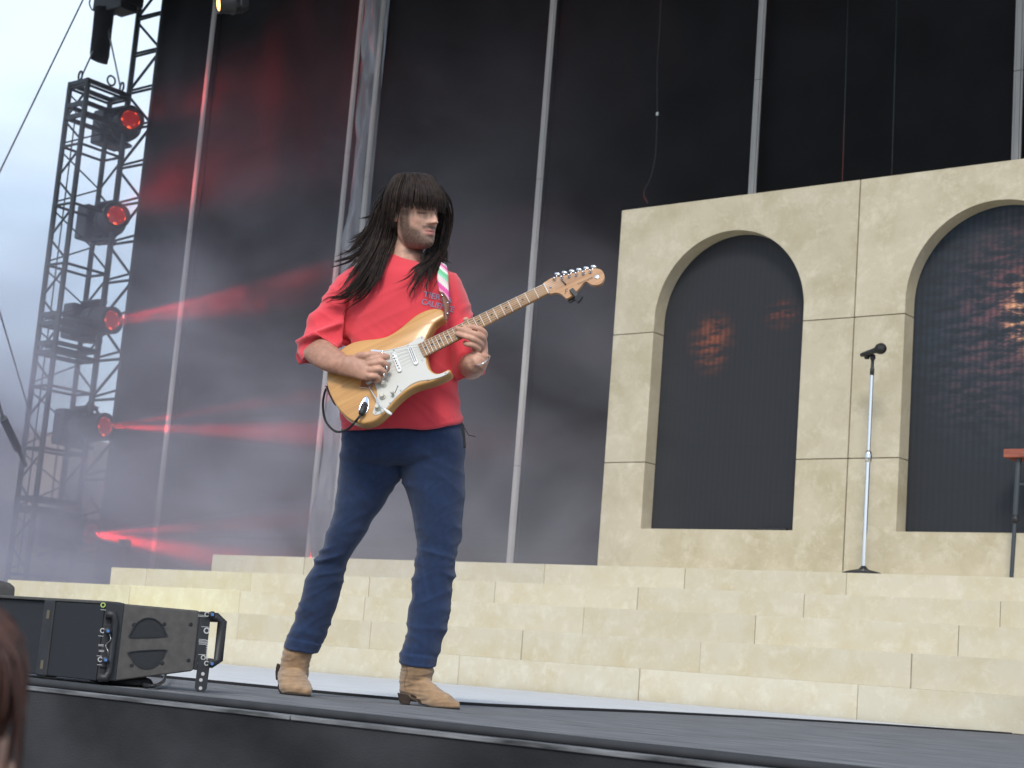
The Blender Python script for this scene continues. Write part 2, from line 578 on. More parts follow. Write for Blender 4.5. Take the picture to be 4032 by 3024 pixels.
M['screen2'] = screen_mat('led_screen_bright', [(0.2, 0.75, 0.95, 0.95, (0.75, 0.10, 0.03), 0.20, 0.46), (0.32, 0.62, 0.42, 0.5, (1.0, 0.55, 0.25), 1.7, 0.52),
                                               (0.0, 0.5, 1.3, 1.6, (0.03, 0.09, 0.15), 0.22, 0.36), (-0.1, 0.0, 0.8, 0.7, (0.5, 0.08, 0.03), 0.10, 0.46)], (0.004, 0.006, 0.009))
def led(cx, m, label):
    t = thing('led_screen', label, 'screen', (cx, YB + 0.03, 3.0), 'screens in the arches')
    for i in range(4):
        for j in range(7):
            x0, z0 = cx - 0.95 + i * 0.475, SILL - 0.06 + j * 0.45
            ob = build(MB().box((x0 + 0.0001, YB + 0.002, z0 + 0.0002), (x0 + 0.4749, YB + 0.07, z0 + 0.4498)), 'screen_tile', m, t)
    return t
led(-8.725, M['screen1'], 'dark screen behind the left arch with one faint red glow')
led(-5.971, M['screen2'], 'screen behind the right arch showing red orange and blue light')
# small black bar lying on the first arch sill
p = on(3060, 2080, 1, 14.17)
tag(build(MB().box((p[0] - 0.19, 14.12, SILL + 0.001), (p[0] + 0.12, 14.19, SILL + 0.035)), 'light_bar', M['black'], bevel=0.01), 'small black bar lying on the sill of the left arch', 'light bar')

# ------------------------------------------------------------------ scrims, poles, tarp column
YS = 16.1
def cloth(x0, x1, z0, z1, y, nx, nz, amp, seed, edge_pull=0.0):
    mb = MB()
    X = np.linspace(x0, x1, nx)
    Z = np.linspace(z0, z1, nz)
    vs = []
    for zz in Z:
        for xx in X:
            u = (xx - x0) / (x1 - x0)
            a = noise.noise(Vector((xx * 0.9 + seed, zz * 0.3, seed))) * 0.9 + noise.noise(Vector((xx * 1.6 + zz * 0.5, zz * 0.5 + seed, 3.1))) * 0.4
            ridge = 1 - abs(noise.noise(Vector((xx * 0.5 + seed + zz * 0.15, zz * 1.7 + 0.6 * math.sin(xx * 1.2 + seed) + seed, 9.0))))
            patch = max(0.0, noise.noise(Vector((xx * 0.5, zz * 0.35, seed + 20))) + 0.15)
            a += 0.9 * patch * ridge ** 7
            k = (4 * u * (1 - u)) ** 0.5
            vs.append((xx, y + amp * a * k, zz))
    fs = [(j * nx + i, j * nx + i + 1, (j + 1) * nx + i + 1, (j + 1) * nx + i) for j in range(nz - 1) for i in range(nx - 1)]
    mb.add(vs, fs)
    return mb
PXS = [-19.34, -16.2, -15.78, -12.78, -9.71, -6.63, -3.5]
spans = [(-20.75, -19.34, 'gathered'), (-19.34, -16.2, ''), (-15.78, -12.78, ''), (-12.78, -9.71, ''), (-9.71, -6.63, ''), (-6.63, -3.5, '')]
lbl = ['narrow wrinkled black scrim panel laced to the truss at the left edge', 'black scrim panel lit red between the leftmost pole and the grey tarp',
       'black scrim panel directly behind the musician head', 'black scrim panel between the guitar headstock and the arched wall',
       'black scrim panel with creases above the narrow arch', 'black scrim panel above the second arch at the right edge']
for i, (a, b, kx) in enumerate(spans):
    o = build(cloth(a - (0.02 if i else 0), b + 0.02, -0.02, 11.5, YS + 0.014 * (i % 2), 60 if i else 34, 170, 0.11 if i else 0.16, i * 5.3 + 1), 'stage_scrim', M['scrim'], None, smooth=True)
    so = o.modifiers.new('solid', 'SOLIDIFY')
    so.thickness = 0.004
    tag(o, lbl[i], 'scrim', 'black scrims across the back of the stage')
# tarp wrapped column between the pole pair
mb = MB()
rings = []
for zz in np.linspace(0.0, 11.5, 170):
    ring = []
    for k in range(26):
        a = 2 * math.pi * k / 26
        d = 0.14 * noise.noise(Vector((math.cos(a) * 1.3, math.sin(a) * 1.3 + zz * 0.35, zz * 0.5))) + 0.09 * noise.noise(Vector((math.cos(a) * 3, math.sin(a) * 3, zz * 2.0 + math.cos(a) * 2)))
        ring.append((-15.99 + 0.185 * math.cos(a) * (1 + d * 1.5), 16.1 + (0.15 + d * 1.6) * math.sin(a), zz))
    rings.append(ring)
mb.rings(rings)
tag(build(mb, 'tarp_column', M['tarp'], None, smooth=True), 'column wrapped in shiny grey tarp standing between two scrim poles', 'column')
pl = ['scrim pole standing left of all others beside the truss', 'scrim pole along the left side of the grey tarp column', 'scrim pole along the right side of the grey tarp column',
      'scrim pole passing behind the guitar neck', 'scrim pole rising above the middle of the narrow arch', 'scrim pole rising above the second arch at the right edge']
for i, x in enumerate(PXS[:-1]):
    t = thing('scrim_pole', 'pale aluminium ' + pl[i], 'pole', (x, 15.98, 0), 'aluminium poles holding the scrims')
    zs = [0.0, 2.6 + 0.35 * (i % 3), 6.2 + 0.4 * ((i * 2) % 3), 11.5]
    hw = 0.048 if i not in (1, 2) else 0.042
    for a, b in zip(zs[:-1], zs[1:]):
        mb = MB()                                   # extrusion profile with two sail tracks
        prof = [(-hw, -0.02), (-hw * .62, -0.02), (-hw * .62, 0.0), (-hw * .5, 0.0), (-hw * .5, -0.026), (hw * .5, -0.026), (hw * .5, 0.0), (hw * .62, 0.0), (hw * .62, -0.02), (hw, -0.02), (hw, -0.004), (-hw, -0.004)]
        mb.rings([[(x + p[0], 15.98 + p[1], z) for p in prof] for z in (a + 0.004, b - 0.004)])
        build(mb, 'pole_section', M['alu'], t)
    build(MB().box((x - hw * .45, 15.97, 0.0), (x + hw * .45, 16.0, 11.5)), 'pole_core', M['black'], t)

# thin wires hanging in front of the scrims
for (pa, pb, lb, r) in [((3340, 0), (3318, 712), 'thin grey wire hanging above the joint of the two arched flats', 0.007), ((3532, 0), (3512, 688), 'thin grey wire hanging above the second arch', 0.007)]:
    a, b = on(*pa, 1, 15.6), on(*pb, 1, 15.6)
    d = (b - a) / (b[2] - a[2])
    tag(build(MB().tube([a + d * 2.5, a + d * (3.2 - a[2])], r, 5), 'hanging_wire', M['truss'], None, True), lb, 'wire', 'wires hanging in front of the scrims')
pts = [on(x, y, 1, 15.75) for x, y in [(2606, -60), (2598, 110), (2588, 260), (2588, 420), (2586, 520), (2580, 620), (2562, 700), (2535, 760), (2550, 800)]]
t = thing('draped_cable', 'slack dark cable with a white tag hanging on the scrim left of the narrow arch', 'cable', pts[0])
build(MB().tube(cr(pts, 5), 0.008, 6), 'cable', M['black'], t, True)
q = on(2588, 448, 1, 15.72)
build(MB().obox(q, (0.014, 0, 0), (0, 0.006, 0), (0, 0, 0.02)), 'cable_tag', M['white'], t)

# ------------------------------------------------------------------ truss tower on the left
T = M['truss']
tx0, tx1, ty0, ty1, ttop = -21.37, -20.93, 15.0, 15.77, 8.47
tw = thing('light_tower', 'slim black truss tower hanging by slings and holding five red spotlights', 'truss tower', (tx0, ty0, -1.5))
for cx in (tx0, tx1):
    for cy in (ty0, ty1):
        rod('chord', (cx, cy, -1.5), (cx, cy, ttop), 0.042, T, tw)
bay = 0.93
zr = ttop - 0.05
k = 0
rungs = []
while zr > -1.0:
    rungs.append(zr)
    zr -= bay
for z in rungs:
    for (a, b) in (((tx0, ty0), (tx1, ty0)), ((tx1, ty0), (tx1, ty1)), ((tx0, ty1), (tx1, ty1)), ((tx0, ty0), (tx0, ty1))):
        rod('rung', (*a, z), (*b, z), 0.022, T, tw)
for z in rungs[:-1]:
    for (a, b) in (((tx0, ty0), (tx1, ty0)), ((tx0, ty1), (tx1, ty1))):
        rod('brace', (*b, z - 0.08), (*a, z - bay / 2), 0.018, T, tw)
        rod('brace', (*a, z - bay / 2 - 0.06), (*b, z - bay + 0.06), 0.018, T, tw)
for z in rungs[:-1:1]:
    rod('brace', (tx0, ty0, z - 0.08), (tx0, ty1, z - bay / 2), 0.013, T, tw)
    rod('brace', (tx0, ty1, z - bay / 2), (tx0, ty0, z - bay + 0.06), 0.013, T, tw)
# head frame and doubled cross bars under the fixtures
for z in (ttop + 0.02, ttop - 0.33, ttop - 0.52, 4.86, 4.72, 4.42, 4.28, 1.95, 2.1):
    for (a, b) in (((tx0, ty0), (tx1, ty0)), ((tx1, ty0), (tx1, ty1)), ((tx0, ty0), (tx0, ty1)), ((tx0, ty1), (tx1, ty1))):
        a3, b3 = np.array([*a, z]), np.array([*b, z])
        d = (b3 - a3) / np.linalg.norm(b3 - a3)
        sidev = np.cross(d, [0, 0, 1])
        build(MB().obox((a3 + b3) / 2, d * (np.linalg.norm(b3 - a3) / 2 + 0.03), sidev * 0.024, np.array([0, 0, 0.032])), 'cross_bar', T, tw)
eb = MB()
ringpts = [(tx1, ty0 + 0.42 + 0.075 * math.sin(a), ttop + 0.15 + 0.075 * math.cos(a)) for a in np.linspace(0, 2 * math.pi, 15)]
eb.tube(ringpts, 0.016, 6)
build(eb, 'lifting_eye', T, tw, True)
# a power cable hanging inside
build(MB().tube([(tx0 + 0.16, ty0 + 0.05, z) for z in np.linspace(8.1, 1.0, 12)], 0.011, 6), 'power_cable', M['black'], tw, True)

# slings, shackle, chain bag and hoist above the tower
def hp(p, y=15.35): return on(p[0], p[1], 1, y)
A, B_ = np.array([tx0 + 0.2, ty0 + 0.02, ttop + 0.06]), np.array([tx1, ty1 - 0.14, ttop + 0.04])
top1, top2 = hp(l1(748, 215)), hp(l1(800, 285))
sl = thing('lifting_slings', 'pair of steel sling ropes with shackles rising from the tower top', 'sling', A)
for a, b in ((A, top1), (B_, top2)):
    rod('sling_rope', a + (b - a) * 0.1, b, 0.014, M['steel'], sl)
    m_ = MB()
    m_.tube([a + np.array([0.045 * math.cos(q), 0, 0.075 + 0.075 * math.sin(q)]) for q in np.linspace(0, 2 * math.pi, 12)], 0.016, 6)
    build(m_, 'shackle', T, sl, True)
m_ = MB()
prof = []
for tt in np.linspace(0, 1, 9):
    c = np.array(l1(757 - 40 * tt, 70 + 375 * tt))
    prof.append((c, 66 - 4 * tt - (34 if tt > 0.98 else 0)))
rings = []
for c, hw in prof:
    P0 = hp((c[0], c[1]))
    rings.append([P0 + np.array([math.cos(a) * hw / 1.8433 * 26.3 / FPX * (1 + 0.12 * noise.noise(Vector((a, c[1] * .02, 1)))), math.sin(a) * 0.16, 0]) for a in np.linspace(0, 2 * math.pi, 14)[:-1]])
m_.rings(rings)
cb = build(m_, 'chain_bag', M['blackcloth'], None, True)
tag(cb, 'long black cloth chain bag hanging above the truss tower', 'chain bag')
h0 = hp(l1(850, 20), 15.5)
ho = thing('chain_hoist', 'black motor hoist at the top edge above the chain bag', 'hoist', h0)
build(MB().box(h0 + [-0.42, -0.15, -0.1], h0 + [0.42, 0.2, 0.3]), 'hoist_body', M['black'], ho, bevel=0.03)
build(MB().box(h0 + [0.02, -0.22, -0.22], h0 + [0.40, 0.1, -0.1]), 'motor_housing', M['black'], ho, bevel=0.02)
build(MB().tube(cr([hp(l1(655, -10)), hp(l1(650, 30)), hp(l1(668, 70)), hp(l1(700, 75)), hp(l1(725, 40))], 5), 0.012, 6), 'motor_cable', M['black'], ho, True)
rod('lift_chain', h0 + [0, 0, 0.28], h0 + [0, 0, 4.0], 0.02, M['steel'], ho)
rod('hook_chain', top1 + [0, 0, 0.0], h0 + [-0.25, -0.05, -0.1], 0.02, M['steel'], ho)
rod('hook_chain', top2 + [0, 0, 0.0], h0 + [-0.2, -0.05, -0.1], 0.02, M['steel'], ho)

# the ladder truss the scrim is laced to
lt = thing('support_truss', 'tall black support truss rising out of frame beside the scrim edge', 'truss', (-21.0, 16.2, -1.5))
xl, xr = -21.42, -20.80
for cx in (xl, xr):
    rod('chord', (cx, 16.15, -1.5), (cx, 16.15, 12), 0.046, T, lt)
rod('chord', ((xl + xr) / 2 + 0.12, 16.6, -1.5), ((xl + xr) / 2 + 0.12, 16.6, 12), 0.042, T, lt)
z = -1.2
k = 0
while z < 11.5:
    rod('rung', (xl, 16.15, z), (xr, 16.15, z), 0.023, T, lt)
    rod('brace', (xl, 16.15, z + 0.05), ((xl + xr) / 2 + 0.12, 16.6, z + 0.3), 0.020, T, lt)
    rod('brace', ((xl + xr) / 2 + 0.12, 16.6, z + 0.32), (xr, 16.15, z + 0.6), 0.020, T, lt)
    if k % 2 == 0:
        rod('brace', (xl, 16.15, z + 0.05), (xr, 16.15, z + 0.58), 0.023, T, lt)
    else:
        rod('brace', (xr, 16.15, z + 0.05), (xl, 16.15, z + 0.58), 0.023, T, lt)
    rod('lace', (xr, 16.15, z + 0.2), (-20.72, 16.12, z + 0.2), 0.012, T, lt)
    rod('lace', (xr, 16.15, z + 0.5), (-20.72, 16.12, z + 0.5), 0.012, T, lt)
    z += 0.62
    k += 1

# ------------------------------------------------------------------ moving-head spotlights
M['lens'] = emis('red_lens', (1.0, 0.035, 0.015), 2.4)
nt_ = M['lens'].node_tree
v_ = nt_.nodes.new('ShaderNodeTexVoronoi')
v_.inputs['Scale'].default_value = 17
tcn = nt_.nodes.new('ShaderNodeTexCoord')
nt_.links.new(tcn.outputs['Object'], v_.inputs['Vector'])
rr = nt_.nodes.new('ShaderNodeValToRGB')
rr.color_ramp.elements[0].position, rr.color_ramp.elements[0].color = 0.1, (1.0, 0.10, 0.03, 1)
rr.color_ramp.elements[1].position, rr.color_ramp.elements[1].color = 0.42, (0.06, 0.0015, 0.001, 1)
nt_.links.new(v_.outputs['Distance'], rr.inputs['Fac'])
nt_.links.new(rr.outputs['Color'], nt_.nodes['Principled BSDF'].inputs['Emission Color'])

def moving_head():
    t = thing('spotlight', '', 'spotlight')
    B = M['black']
    build(MB().box((-0.42, -0.20, -0.22), (-0.20, 0.20, 0.22)), 'base', B, t, local=True, bevel=0.03)
    for s in (-1, 1):
        y = MB().add([(-0.20, -0.11, s * 0.20), (-0.20, 0.11, s * 0.20), (0.10, 0.07, s * 0.225), (0.13, 0.0, s * 0.225), (0.10, -0.07, s * 0.225),
               (-0.20, -0.11, s * 0.25), (-0.20, 0.11, s * 0.25), (0.10, 0.07, s * 0.265), (0.13, 0.0, s * 0.265), (0.10, -0.07, s * 0.265)],
              [(0, 1, 2, 3, 4), (9, 8, 7, 6, 5), (0, 5, 6, 1), (1, 6, 7, 2), (2, 7, 8, 3), (3, 8, 9, 4), (4, 9, 5, 0)])
        fixnormals(build(y, 'yoke_arm', B, t, local=True, bevel=0.012))
    h = build(MB().lathe([(-0.24, 0.06), (-0.22, 0.12), (-0.12, 0.17), (0.02, 0.185), (0.03, 0.195), (0.06, 0.195), (0.07, 0.18), (0.22, 0.165), (0.25, 0.168), (0.31, 0.168), (0.317, 0.15), (0.292, 0.118), (0.285, 0.10)], axis='x', n=28, cap=True), 'head', B, t, smooth=True, local=True)
    h.modifiers.new('split', 'EDGE_SPLIT').split_angle = RAD(40)
    build(MB().lathe([(0.291, 0.118), (0.3, 0.08), (0.304, 0.0005)], axis='x', n=28), 'lens', M['lens'], h, smooth=True, local=True)
    for s in (-1, 1):
        build(MB().box((-0.06, s * 0.17 - 0.02, -0.04), (0.02, s * 0.17 + 0.02, 0.04)), 'vent_panel', B, h, local=True, bevel=0.01)
    hd = MB().tube([(-0.36, 0.15, 0.22), (-0.36, 0.15, 0.27), (-0.30, 0.15, 0.27), (-0.27, 0.15, 0.22)], 0.012, 6)
    build(hd, 'carry_handle', B, t, local=True, smooth=True)
    return t
mh = moving_head()
LENS = [(515, 470), (460, 848), (443, 1261), (415, 1680), (362, 2100)]
AIM = [RAD(-26), RAD(-22), RAD(4), RAD(9), RAD(9)]
TILT = [RAD(4), RAD(6), RAD(0), RAD(2), RAD(-6)]
names = ['topmost red spotlight in the tower with its round lens facing the crowd', 'second red spotlight from the tower top with glowing round lens', 'red spotlight at mid tower casting a beam rightwards across the scrim',
         'hazy red spotlight below mid tower with a forked red beam', 'lowest red spotlight in the tower half lost in smoke']
for i in range(5):
    o = mh if i == 0 else copy_tree(mh)
    P = on(*LENS[i], 0, -20.80)
    o.location = (-21.10, P[1] * 0 + 15.40, P[2] - 0.30 * math.sin(TILT[i]))
    o.rotation_euler = (0, 0, 0)
    hd = [c for c in o.children if c.name.startswith('head')][0]
    hd.rotation_euler = (0, -TILT[i], AIM[i])
    # the lens must sit where the picture has it: shift along Y so that it lands on the ray
    dirv = np.array([math.cos(AIM[i]) * math.cos(TILT[i]), math.sin(AIM[i]) * math.cos(TILT[i]), math.sin(TILT[i])])
    FSC = 1.25
    o.scale = (FSC, FSC, FSC)
    lx = -21.10 + 0.3 * FSC * dirv[0]
    P = on(*LENS[i], 0, lx)
    o.location = (-21.10, P[1] - 0.3 * FSC * dirv[1], P[2] - 0.3 * FSC * dirv[2])
    tag(o, names[i], 'spotlight', 'red spotlights in the truss tower')
    # the lamp of the fixture: one wide wash, or two narrow prongs where the photo shows a forked beam
    for (el, az, size, en, dx) in [[(12, RAD(2), 46, 560, .25)], [(16, RAD(2), 44, 560, .25)], [(5, RAD(0), 5, 6000, 0.03), (1.5, RAD(1), 9, 4500, 0.1)],
                                   [(4, RAD(0), 4, 9000, 0.03), (-3, RAD(0), 6, 15000, 0.03)], [(3, RAD(0), 5, 9000, 0.03), (-6, RAD(0), 9, 16000, 0.05)]][i]:
        l = bpy.data.lights.new('spot_beam', 'SPOT')
        l.energy, l.color, l.spot_size, l.spot_blend, l.shadow_soft_size = en, (1.0, 0.03, 0.035), RAD(size), 1.0, max(0.03, dx)
        lo = bpy.data.objects.new('spot_beam', l)
        COL.objects.link(lo)
        bd = np.array([math.cos(az) * math.cos(RAD(el)), math.sin(az) * math.cos(RAD(el)), math.sin(RAD(el))])
        lo.location = Vector(o.location) + Vector(dirv * 0.43)
        lo.rotation_euler = Vector(-bd).to_track_quat('Z', 'Y').to_euler()
# amber fixture at the top edge in front of the leftmost pole
am = copy_tree(mh)
M['amber'] = emis('amber_lens', (1.0, 0.45, 0.12), 4.0)
PA = on(925, 14, 1, 11.4)
am.location = tuple(PA)
am.rotation_euler = (0, 0, RAD(20))
am.scale = (0.62, 0.62, 0.62)
tag(am, 'amber spotlight at the top edge in front of the leftmost pole', 'spotlight')
hd = [c for c in am.children if c.name.startswith('head')][0]
lv = np.array(on(880, 32, 1, 15.25)) - PA
lv = np.array([-0.42, -0.90, -0.28])
hd.rotation_euler = Vector((1, 0, 0)).rotation_difference(Vector(lv)).to_euler()
hd.rotation_euler.rotate_axis('Z', 0)
am.rotation_euler = (0, 0, 0)
for c in am.children:
    if c.name.startswith('base'):
        c.rotation_euler = (0, RAD(90), 0)
    if c.name.startswith('yoke') or c.name.startswith('carry'):
        c.rotation_euler = (0, RAD(90), 0)
for c in hd.children:
    if c.name.startswith('lens'):
        c.data = c.data.copy()
        c.data.materials[0] = M['amber']
rod('hanging_clamp', PA + [0, 0.02, 0.3], PA + [0, 0.02, 1.6], 0.03, T, am) if False else None
bar = thing('lighting_bar', 'black bar above the frame carrying the amber spotlight', 'bar', PA) if False else None
l = bpy.data.lights.new('amber_beam', 'SPOT')
l.energy, l.color, l.spot_size, l.spot_blend, l.shadow_soft_size = 800, (0.78, 1.0, 0.25), RAD(36), 1.0, 0.06
lo = bpy.data.objects.new('amber_beam', l)
COL.objects.link(lo)
rod('hanging_pipe', PA + [0.0, 0.02, 0.2], [PA[0], PA[1] + 0.02, 11.0], 0.025, M['truss'], tag(thing('lamp_hanger', 'thin black pipe holding the amber spotlight at the top edge', 'pipe', PA + [0, 0, 0.2]), group=None))
tgt = np.array([-14.2, 11.0, 0.6])
dv = tgt - PA
dv /= np.linalg.norm(dv)
lo.location = tuple(PA + dv * 0.34)
lo.rotation_euler = Vector(-dv).to_track_quat('Z', 'Y').to_euler()

# guy wires and a ratchet brace at the left edge
def wire(name, pts, r, label, m=M['steel'], cat='cable'):
    return tag(build(MB().tube(pts, r, 6), name, m, None, True), label, cat)
def stretch(a, b, k0, k1): return [a + (b - a) * k0, a + (b - a) * k1]
wire('guy_wire', stretch(at(*l1(640, -80), 26), at(*l1(-60, 1365), 22), -0.4, 1.9), 0.012, 'long steel guy wire crossing the sky at upper left', M['steel'])
wire('guy_wire', stretch(at(*l2(-40, 480), 22), at(*l2(215, 1340), 25), -1.6, 1.0), 0.012, 'short steel guy wire slanting down to the tower at lower left', M['steel'])
t = thing('brace_strut', 'dark turnbuckle strut leaning at the far left edge below the guy wire', 'strut', at(*l2(0, 1270), 23))
rod('strut_rod', *stretch(at(*l2(-20, 1240), 23), at(*l2(25, 1390), 23), -12, 1), 0.025, M['truss'], t)
rod('turnbuckle', at(*l2(22, 1375), 23), at(*l2(130, 1600), 23.6), 0.055, M['truss'], t)
rod('strut_rod', at(*l2(128, 1590), 23.6), at(*l2(185, 1720), 24), 0.03, M['truss'], t)

# unseen dark roof, added above the frame to shade the upper scrims
ro = thing('shade_roof', 'unseen dark canopy added above the picture to shade the scrims', 'roof', (-8, 11, 11)) if False else None
tag(build(MB().box((-22.5, 9.3, 11.0), (12, 18.0, 11.25)), 'shade_roof', M['blackcloth']), kind='structure')
# ------------------------------------------------------------------ beyond the stage, lower left
def ang_pt(x, y, depth): return at(x, y, depth)
M['canvas'] = mat('white_canvas', (0.62, 0.65, 0.70), 0.6, var=0.08, vscale=1)
M['awning'] = mat('blue_awning', (0.10, 0.14, 0.20), 0.7, var=0.2, vscale=1)
M['tan'] = mat('tan_cladding', (0.55, 0.44, 0.36), 0.7, var=0.12, vscale=2, rand=0.05)
M['leaf'] = mat('leaves', (0.07, 0.11, 0.05), 0.8, var=0.5, vscale=2)
M['bark'] = mat('bark', (0.10, 0.08, 0.06), 0.9)
# tent
P0 = at(20, 1800, 58)
tz = P0[2]
dirx = CR * np.array([1, 1, 0]); dirx /= np.linalg.norm(dirx)
diry = np.array([-dirx[1], dirx[0], 0])
t = thing('marquee_tent', 'pale canvas marquee roof behind the leaning strut at far left', 'tent', (P0[0], P0[1], -1.5))
def tp(a, b, z): return np.array([P0[0], P0[1], 0]) + dirx * a + diry * b + np.array([0, 0, z])
zr_, ze_ = at(-30, 1655, 58)[2], at(100, 1815, 58)[2]
mb = MB()
NR = 14
vs, fs = [], []
for i in range(NR + 1):
    u = i / NR
    for (b, z) in ((-4, ze_), (-2, ze_ + (zr_ - ze_) * 0.42), (0, zr_), (2, ze_ + (zr_ - ze_) * 0.42), (4, ze_)):
        a = -9 + 10.2 * u
        zz = z - (0.25 * math.sin(u * math.pi * 3) ** 2 if z > ze_ else 0) - (1.2 * max(0, u - 0.55) * (1 if z > ze_ else 0.0))
        vs.append(tp(a, b, zz))
for i in range(NR):
    for j in range(4):
        fs.append((i * 5 + j, i * 5 + j + 1, i * 5 + j + 6, i * 5 + j + 5))
mb.add(vs, fs)
build(mb, 'roof', M['canvas'], t, True)
build(MB().obox(tp(-4, 0, (ze_ - 2.2) / 2 - 0.7), dirx * 5, diry * 3.8, np.array([0, 0, (ze_ + 0.6) / 2])), 'side_wall', M['canvas'], t)
# blue awning in front of it
t = thing('awning', 'dusky blue awning with a wavy edge below the marquee roof', 'awning', at(30, 1850, 50) * np.array([1, 1, 0]) + np.array([0, 0, -1.5]))
mb = MB()
vs, fs = [], []
for i in range(25):
    x = -120 + i * 9.2
    wv_ = 10 * math.sin(x / 26.0)
    a, b, c = at(x, 1822 + wv_, 50), at(x, 1822 + wv_, 52), at(x, 1862, 50)
    vs += [a, b, c]
for i in range(24):
    fs += [(3 * i, 3 * i + 1, 3 * i + 4, 3 * i + 3), (3 * i, 3 * i + 3, 3 * i + 5, 3 * i + 2)]
mb.add(vs, fs)
build(mb, 'valance', M['awning'], t, True)
for x in (-60, 30, 95):
    a = at(x, 1850, 50)
    rod('post', (a[0], a[1], -1.5), a, 0.05, M['truss'], t)
# tan cabins seen through the truss
ca = at(330, 1760, 44)
cbp = at(470, 1760, 46)
dv = (cbp - ca) * np.array([1, 1, 0]); ln = np.linalg.norm(dv); dv /= ln
nv = np.array([dv[1], -dv[0], 0])
t = thing('site_cabin', 'tan panelled cabin seen through the lower truss bars', 'cabin', (ca[0], ca[1], -1.5))
zt = at(400, 1722, 44)[2]
for i in range(7):
    a = ca + dv * (i * 0.42 - 1.2)
    a = np.array([a[0], a[1], 0])
    build(MB().obox(a + dv * 0.2 + np.array([0, 0, (zt - 1.5) / 2]), dv * 0.20, nv * 0.06, np.array([0, 0, (zt + 1.5) / 2])), 'cladding_panel', M['tan'], t)
a = np.array([*(ca + dv * 0.1)[:2], 0]) - nv * 1.3
build(MB().obox(a + dv * 0.2 + np.array([0, 0, (zt - 1.6) / 2]), dv * 1.55, nv * 1.2, np.array([0, 0, (zt + 1.4) / 2])), 'body', M['tan'], t)
# trees at the far left
def tree(base, h, r, label, seed):
    t = thing('tree', label, 'tree', base, 'trees beyond the stage')
    rr_ = random.Random(seed)
    tr = MB().tube([base + np.array([0, 0, z]) for z in (0, h * .3, h * .7)], [0.2, 0.15, 0.06], 7)
    for k in range(5):
        a = rr_.uniform(0, 6.28)
        z0 = h * rr_.uniform(.3, .6)
        tr.tube([base + np.array([0, 0, z0]), base + np.array([math.cos(a) * r * .6, math.sin(a) * r * .6, z0 + h * .25])], [0.08, 0.02], 5)
    build(tr, 'trunk', M['bark'], t, True)
    mb = MB()
    cl = [np.array([rr_.gauss(0, .45) * r, rr_.gauss(0, .45) * r, h * rr_.uniform(.45, 1.0)]) for _ in range(26)]
    for _ in range(1900):
        c = base + cl[rr_.randrange(len(cl))] + np.array([rr_.gauss(0, .26) * r, rr_.gauss(0, .26) * r, rr_.gauss(0, .09) * h])
        a = np.array([rr_.gauss(0, 1), rr_.gauss(0, 1), rr_.gauss(0, 1)]); a *= 0.16 / np.linalg.norm(a)
        b = np.cross(a, [rr_.gauss(0, 1), rr_.gauss(0, 1), rr_.gauss(0, 1)]); b *= 0.12 / (np.linalg.norm(b) + 1e-9)
        mb.add([c - a, c - b, c + a, c + b], [(0, 1, 2, 3)])
    build(mb, 'crown', M['leaf'], t)
for i, (x, ytop, dep, lb) in enumerate([(35, 1872, 66, 'bushy green tree at the far left edge below the awning'), (150, 1930, 72, 'hazy green tree behind the foot of the truss tower'), (-40, 1900, 64, 'green tree cut off by the left frame edge')]):
    b = at(x, 2100, dep)
    zt = at(x, ytop, dep)[2]
    tree(np.array([b[0], b[1], -1.5]), zt + 1.5, 2.0, lb, i)
# two legged road-case racks of the crowd barrier zone at the foot of the tower are hidden by smoke in the photo

